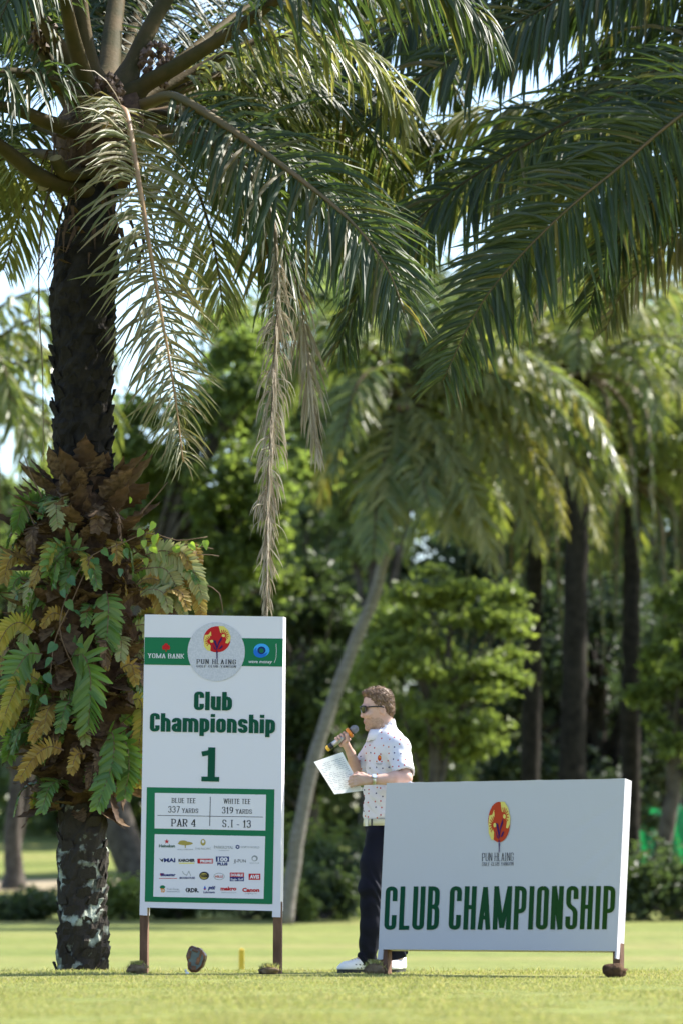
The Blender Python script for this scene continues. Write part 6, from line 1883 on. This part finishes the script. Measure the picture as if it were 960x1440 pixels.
# belt
def belt():
    z0, z1 = L_(0, 1161.5)[2], L_(0, 1152.3)[2]
    c = L_(541, 1157); V, F = [], []; n = 36
    for i in range(n):
        a = 2 * math.pi * i / n
        d = FW * math.cos(a) * .126 + SW * math.sin(a) * .176
        V += [np.array([c[0], 0, z0]) + d * 1.01, np.array([c[0], 0, z1]) + d * .99]
    for i in range(n):
        k = (i + 1) % n; F.append((2 * i, 2 * k, 2 * k + 1, 2 * i + 1))
    b = man_part('belt', V, np.array(F), [M_BELT], True)
    s = b.modifiers.new('s', 'SOLIDIFY'); s.thickness = .006
    mb = MB()
    p = on_line = None
    for a, w in ((-.35, .012),):
        d = FW * math.cos(a) * .133 + SW * math.sin(a) * .179
        t = -FW * math.sin(a) * .129 + SW * math.cos(a) * .174; t /= np.linalg.norm(t)
        q = np.array([c[0], 0, (z0 + z1) / 2]) + d + man_o
        R = np.stack([t, d / np.linalg.norm(d), np.array([0, 0, 1.0])], 1)
        mb.box(q, (w, .008, (z1 - z0) * 1.05), 0, R)
    mb.build('belt_loop', [M_BLACK], b)
    mb = MB()
    d = FW * .131; q = np.array([c[0], 0, (z0 + z1) / 2]) + d + man_o
    mb.box(q, (.045, .008, (z1 - z0) * 1.1), 0, np.stack([SW, FW, np.array([0, 0, 1.0])], 1))
    mb.build('buckle', [M_STEEL], b)
belt()

def build_hair():
    g = Field((-.30, -.16, 1.55), (.16, .16, 1.96), .005)
    g.ellipsoid(hp(-.018, 0, .050), (.099, .082, .096), 0, R=RH)
    g.ellipsoid(hp(.036, 0, .112), (.046, .056, .026), .02, R=RH)           # quiff
    g.ellipsoid(hp(-.065, 0, -.005), (.046, .070, .070), .02, R=RH)        # back of the head
    sl, X = g.region(g.lo, g.lo + g.h * g.n)
    q = (X - HEADC) @ RH
    n = np.sin(q[..., 0] * 190 + 3 * np.sin(q[..., 1] * 90)) * np.sin(q[..., 2] * 170 + 2 * np.sin(q[..., 0] * 120)) * np.sin(q[..., 1] * 150 + 1)
    g.v[sl] -= (.0055 * n + .003 * np.sin(q[..., 0] * 330) * np.sin(q[..., 2] * 310)).astype(np.float32)
    # hairline: keep what lies above a line rising to the forehead; short sides over the ear
    f, s_, u = q[..., 0], np.abs(q[..., 1]), q[..., 2]
    line = np.interp(f, [-.13, -.05, -.035, -.005, .015, .03, .06, .12], [-.085, -.075, .005, .012, -.02, .05, .085, .088])
    g.v[sl] = np.maximum(g.v[sl], ((line - u) * .7).astype(np.float32))
    return g.mesh()
V, F = build_hair()
hair = man_part('hair', V, F, [M_HAIR], True)
# short curls standing out of it
def curls():
    rs = np.random.default_rng(3)
    me = hair.data
    C = V[F].mean(1); nrm = hole(np.cross(V[F[:, 1]] - V[F[:, 0]], V[F[:, 3]] - V[F[:, 0]]))
    outward = hole(C - HEADC)
    nrm = np.where((np.sum(nrm * outward, 1) < 0)[:, None], -nrm, nrm)
    ok = np.where((np.sum(nrm * outward, 1) > .35))[0]
    pick = rs.choice(ok, min(1300, len(ok)), replace=False)
    mb = MB()
    for i in pick:
        p, n = C[i] - nrm[i] * .003, nrm[i]
        t = hole(np.cross(n, rs.normal(0, 1, 3))); b = np.cross(n, t)
        ph = rs.uniform(0, 6); r = rs.uniform(.004, .008)
        l = rs.uniform(.006, .012)
        pts = [p + n * l * k / 3 + (t * math.cos(ph + k * 1.5) + b * math.sin(ph + k * 1.5)) * r * k / 3 for k in range(4)]
        mb.tube(np.array(pts) + man_o, [.0022, .002, .0016, .0007], 4, 0, False)
    o = mb.build('curls', [M_HAIR], hair); o['kind'] = 'stuff'
curls()

# sunglasses
def sunglasses():
    root = None
    mbf = MB()
    fr = None
    for s in (-1, 1):
        V, F = [], []
        n = 16
        cen = hp(.100, s * .034, .010)
        for ring, sc in ((0, 1.0), (1, .82), (2, 0)):
            for i in range(n if ring < 2 else 1):
                a = 2 * math.pi * i / n
                y = .031 * sc * math.cos(a); z = .025 * sc * math.sin(a) * (1 if math.sin(a) > 0 else 1.1)
                bulge = .006 * (1 - sc * sc) - abs(s * .034 + y) ** 2 * 5.5
                V.append(hp(.108 + bulge, s * .034 + y, .010 + z))
        b0 = len(V)
        lensV = np.array(V) + man_o
        F = [(n + i, n + (i + 1) % n, 2 * n) for i in range(n)]
        if fr is None:
            mb = MB()
            frame_faces = []
        mb.add(lensV[:2 * n], [(i, (i + 1) % n, n + (i + 1) % n, n + i) for i in range(n)], 0)
        if s == -1: L1 = (lensV, F)
        else: L2 = (lensV, F)
        fr = True
        # temple arm to the ear
        q, _ = spline(np.array([hp(.088, s * .062, .020), hp(.05, s * .076, .018), hp(-.005, s * .083, .012), hp(-.03, s * .084, .002)]) + man_o, 8)
        mb.tube(q, .0042, 6)
    q = np.array([hp(.108, -.008, .014), hp(.111, 0, .016), hp(.108, .008, .014)]) + man_o
    mb.tube(q, .003, 6)
    # brow bar of the frame
    q, _ = spline(np.array([hp(.085, -.064, .026), hp(.104, -.034, .031), hp(.110, 0, .026), hp(.104, .034, .031), hp(.085, .064, .026)]) + man_o, 14)
    mb.tube(q, .0042, 6)
    f = mb.build('sunglasses', [M_BLACK], man, True)
    for V, F in (L1, L2):
        link('lens', mesh_np('lens', V, F, [M_LENS], True), f)
sunglasses()

# watch on the near wrist
def watch():
    d = (el_n - wr_n) / np.linalg.norm(el_n - wr_n)
    c = wr_n + d * .012
    u = np.array([0, -1.0, 0]); u -= d * np.dot(u, d); u /= np.linalg.norm(u); w = np.cross(d, u)
    n = 20; V, F = [], []
    for i in range(n):
        a = 2 * math.pi * i / n
        for o in (-.010, .010):
            V.append(c + d * o + (u * math.cos(a) + w * math.sin(a)) * .0325)
    for i in range(n):
        k = (i + 1) % n; F.append((2 * i, 2 * k, 2 * k + 1, 2 * i + 1))
    b = man_part('watch', V, np.array(F), [M_STEEL], True)
    s = b.modifiers.new('s', 'SOLIDIFY'); s.thickness = .004
    nrm = u * .8 + w * (.6 if w[2] > 0 else -.6); nrm /= np.linalg.norm(nrm)
    mb = MB(); q = c + nrm * .032 + man_o
    mb.tube([q, q + nrm * .010], [.019, .018], 18); mb.build('case', [M_STEEL], b)
    mb = MB(); mb.tube([q + nrm * .0102, q + nrm * .0112], [.0145, .0145], 18); mb.build('dial', [M_WATCH], b)
watch()

# golf shoes
def shoe(an, heel, toe, label=None):
    heel, toe = np.array(heel, float), np.array(toe, float)
    f = toe - heel; f[2] = 0; Ls = np.linalg.norm(f); f /= Ls
    s = np.array([-f[1], f[0], 0]); up = np.array([0, 0, 1.0])
    g = Field(np.minimum(heel, toe) - .12, np.maximum(heel, toe) + np.array([.12, .12, .2]), .005)
    b = heel.copy(); b[2] = 0
    pt = lambda a, h, w=0: b + f * a * Ls + up * h + s * w
    g.chain([pt(.12, .040), pt(.45, .042), pt(.78, .034), pt(.93, .026)], [.036, .038, .034, .024], .03)
    g.chain([pt(.62, .036, .012), pt(.80, .032, .010)], [.034, .03], .03)
    g.chain([pt(.14, .05), pt(.17, .085)], [.036, .038], .03)
    g.chain([pt(.20, .085), pt(.55, .05)], [.036, .03], .03)
    g.halfspace(pt(0, .022), (0, 0, -1)); g.halfspace(pt(.2, .105), (0, 0, 1))
    V, F = g.mesh()
    o = man_part('shoe', V, F, [M_SHOE])
    # sole
    sv, sf = [], []
    prof = [(-.02, .018), (.03, .032), (.15, .036), (.4, .034), (.65, .045), (.82, .043), (.94, .030), (1.0, .008)]
    n = len(prof)
    for z in (.0, .024):
        for a, w in prof: sv.append(pt(a, z, w * (1 if z else .95)))
        for a, w in reversed(prof): sv.append(pt(a, z, -w * (1 if z else .95)))
    m = 2 * n
    sf = [(i, (i + 1) % m, m + (i + 1) % m, m + i) for i in range(m)] + [tuple(range(m - 1, -1, -1)), tuple(range(m, 2 * m))]
    man_part('sole', sv, sf, [M_SOLE], False, None, o)
    bv = BVHTree.FromPolygons([tuple(v) for v in V], [tuple(map(int, q)) for q in F])
    for k in range(3):           # slanting side stripes
        a0 = .30 + k * .10
        for sd in (1, -1):
            pts = []
            for a, h in ((a0, .028), (a0 + .04, .028), (a0 + .09, .058), (a0 + .05, .058)):
                o_ = pt(a, h, sd * .12)
                hit = bv.ray_cast(Vector(o_), Vector(-s * sd))
                if hit[0] is not None: pts.append(np.array(hit[0]) + s * sd * .002)
            if len(pts) == 4: man_part('stripe', pts, [(0, 1, 2, 3)], [M_SOLE], False, None, o)
    mb = MB()
    for k in range(4):           # laces
        a = .42 + k * .07
        pp = []
        for w in (-.02, 0, .02):
            hit = bv.ray_cast(Vector(pt(a, .2, w)), Vector((0, 0, -1)))
            if hit[0] is not None: pp.append(np.array(hit[0]) + up * .002 + man_o)
        if len(pp) == 3: mb.tube(pp, .003, 5)
    if mb.v: mb.build('laces', [M_GREYINK], o)
    return o
shoe(an_n, L_(528, 1369, -.08), L_(474.5, 1369, -.14))
shoe(an_f, L_(564, 1369, .16), L_(549, 1369, -.08))

# microphone in his far hand
mic = empty('microphone', MIC0 + man_o, 'silver hand microphone with an orange band, held to his mouth', 'microphone')
def mic_part(name, a, b, ra, rb, m, n=16, mid=None):
    p0, p1 = MIC0 + (MIC1 - MIC0) * a, MIC0 + (MIC1 - MIC0) * b
    mb = MB()
    if mid: mb.tube(np.array([p0 + (p1 - p0) * t for t, r in mid]) + man_o, [r for t, r in mid], n)
    else: mb.tube(np.array([p0, p0 * .5 + p1 * .5, p1]) + man_o, [ra, (ra + rb) / 2, rb], n)
    return mb.build(name, [m], mic, True)
mic_part('end_cap', 0, .085, .0185, .0195, M_YELLOW, mid=[(0, .012), (.15, .018), (1, .0195)])
mic_part('battery_sleeve', .085, .2, .0195, .0195, M_BLACK)
mic_part('handle', .2, .68, .0185, .021, M_MIC)
mic_part('band', .70, .80, .031, .031, M_ORANGE, mid=[(0, .022), (.1, .034), (.9, .035), (1, .024)])
mic_part('collar', .80, .82, .022, .024, M_BLACK)
mic_part('grille', .82, 1.02, 0, 0, M_MICMESH, mid=[(0, .022), (.15, .0255), (.5, .027), (.8, .022), (.95, .012), (1, .004)])

# sheets of paper in his near hand
sheet = empty('paper_sheet', L_(480, 1090, -.33) + man_o, 'white printed sheets of paper held before his chest', 'paper')
PYD = MD - .335
pc_ = dict(tl=(441.5, 1071.5), tr=(481, 1057.5), br=(510, 1112), bl=(470.5, 1117))
def sheet_pt(u, v, off=0.0):
    a = np.array(pc_['tl']) * (1 - u) + np.array(pc_['tr']) * u
    b = np.array(pc_['bl']) * (1 - u) + np.array(pc_['br']) * u
    q = a * (1 - v) + b * v
    dd = PYD + .07 * (u - .5) - .06 * (v - .5) + .010 * math.sin(u * 3.1) + off
    return P(q[0], q[1] + .8 * math.sin(v * 3.14) * (u - .5), dd)
for k in range(2):
    nu, nv = 10, 10
    V = [sheet_pt(i / nu * (1 - .02 * k) , j / nv * (1 - .015 * k) + .015 * k, .005 * k) for j in range(nv + 1) for i in range(nu + 1)]
    F = [(j * (nu + 1) + i, (j + 1) * (nu + 1) + i, (j + 1) * (nu + 1) + i + 1, j * (nu + 1) + i + 1) for j in range(nv) for i in range(nu)]
    link('sheet', mesh_np('sheet', V, np.array(F), [M_PAPER], True), sheet)
mb = MB()
for r in range(17):
    v = .12 + r * .047
    rs = random.Random(r)
    u = .08
    while u < .9:
        w = rs.uniform(.05, .16)
        if rs.random() < .75:
            e = min(u + w, .93)
            mb.add([sheet_pt(u, v, -.0022), sheet_pt(e, v, -.0022), sheet_pt(e, v + .010, -.0022), sheet_pt(u, v + .010, -.0022)], [(0, 1, 2, 3)])
        u += w + .03
mb.build('printed_table', [M_PAPERINK], sheet)
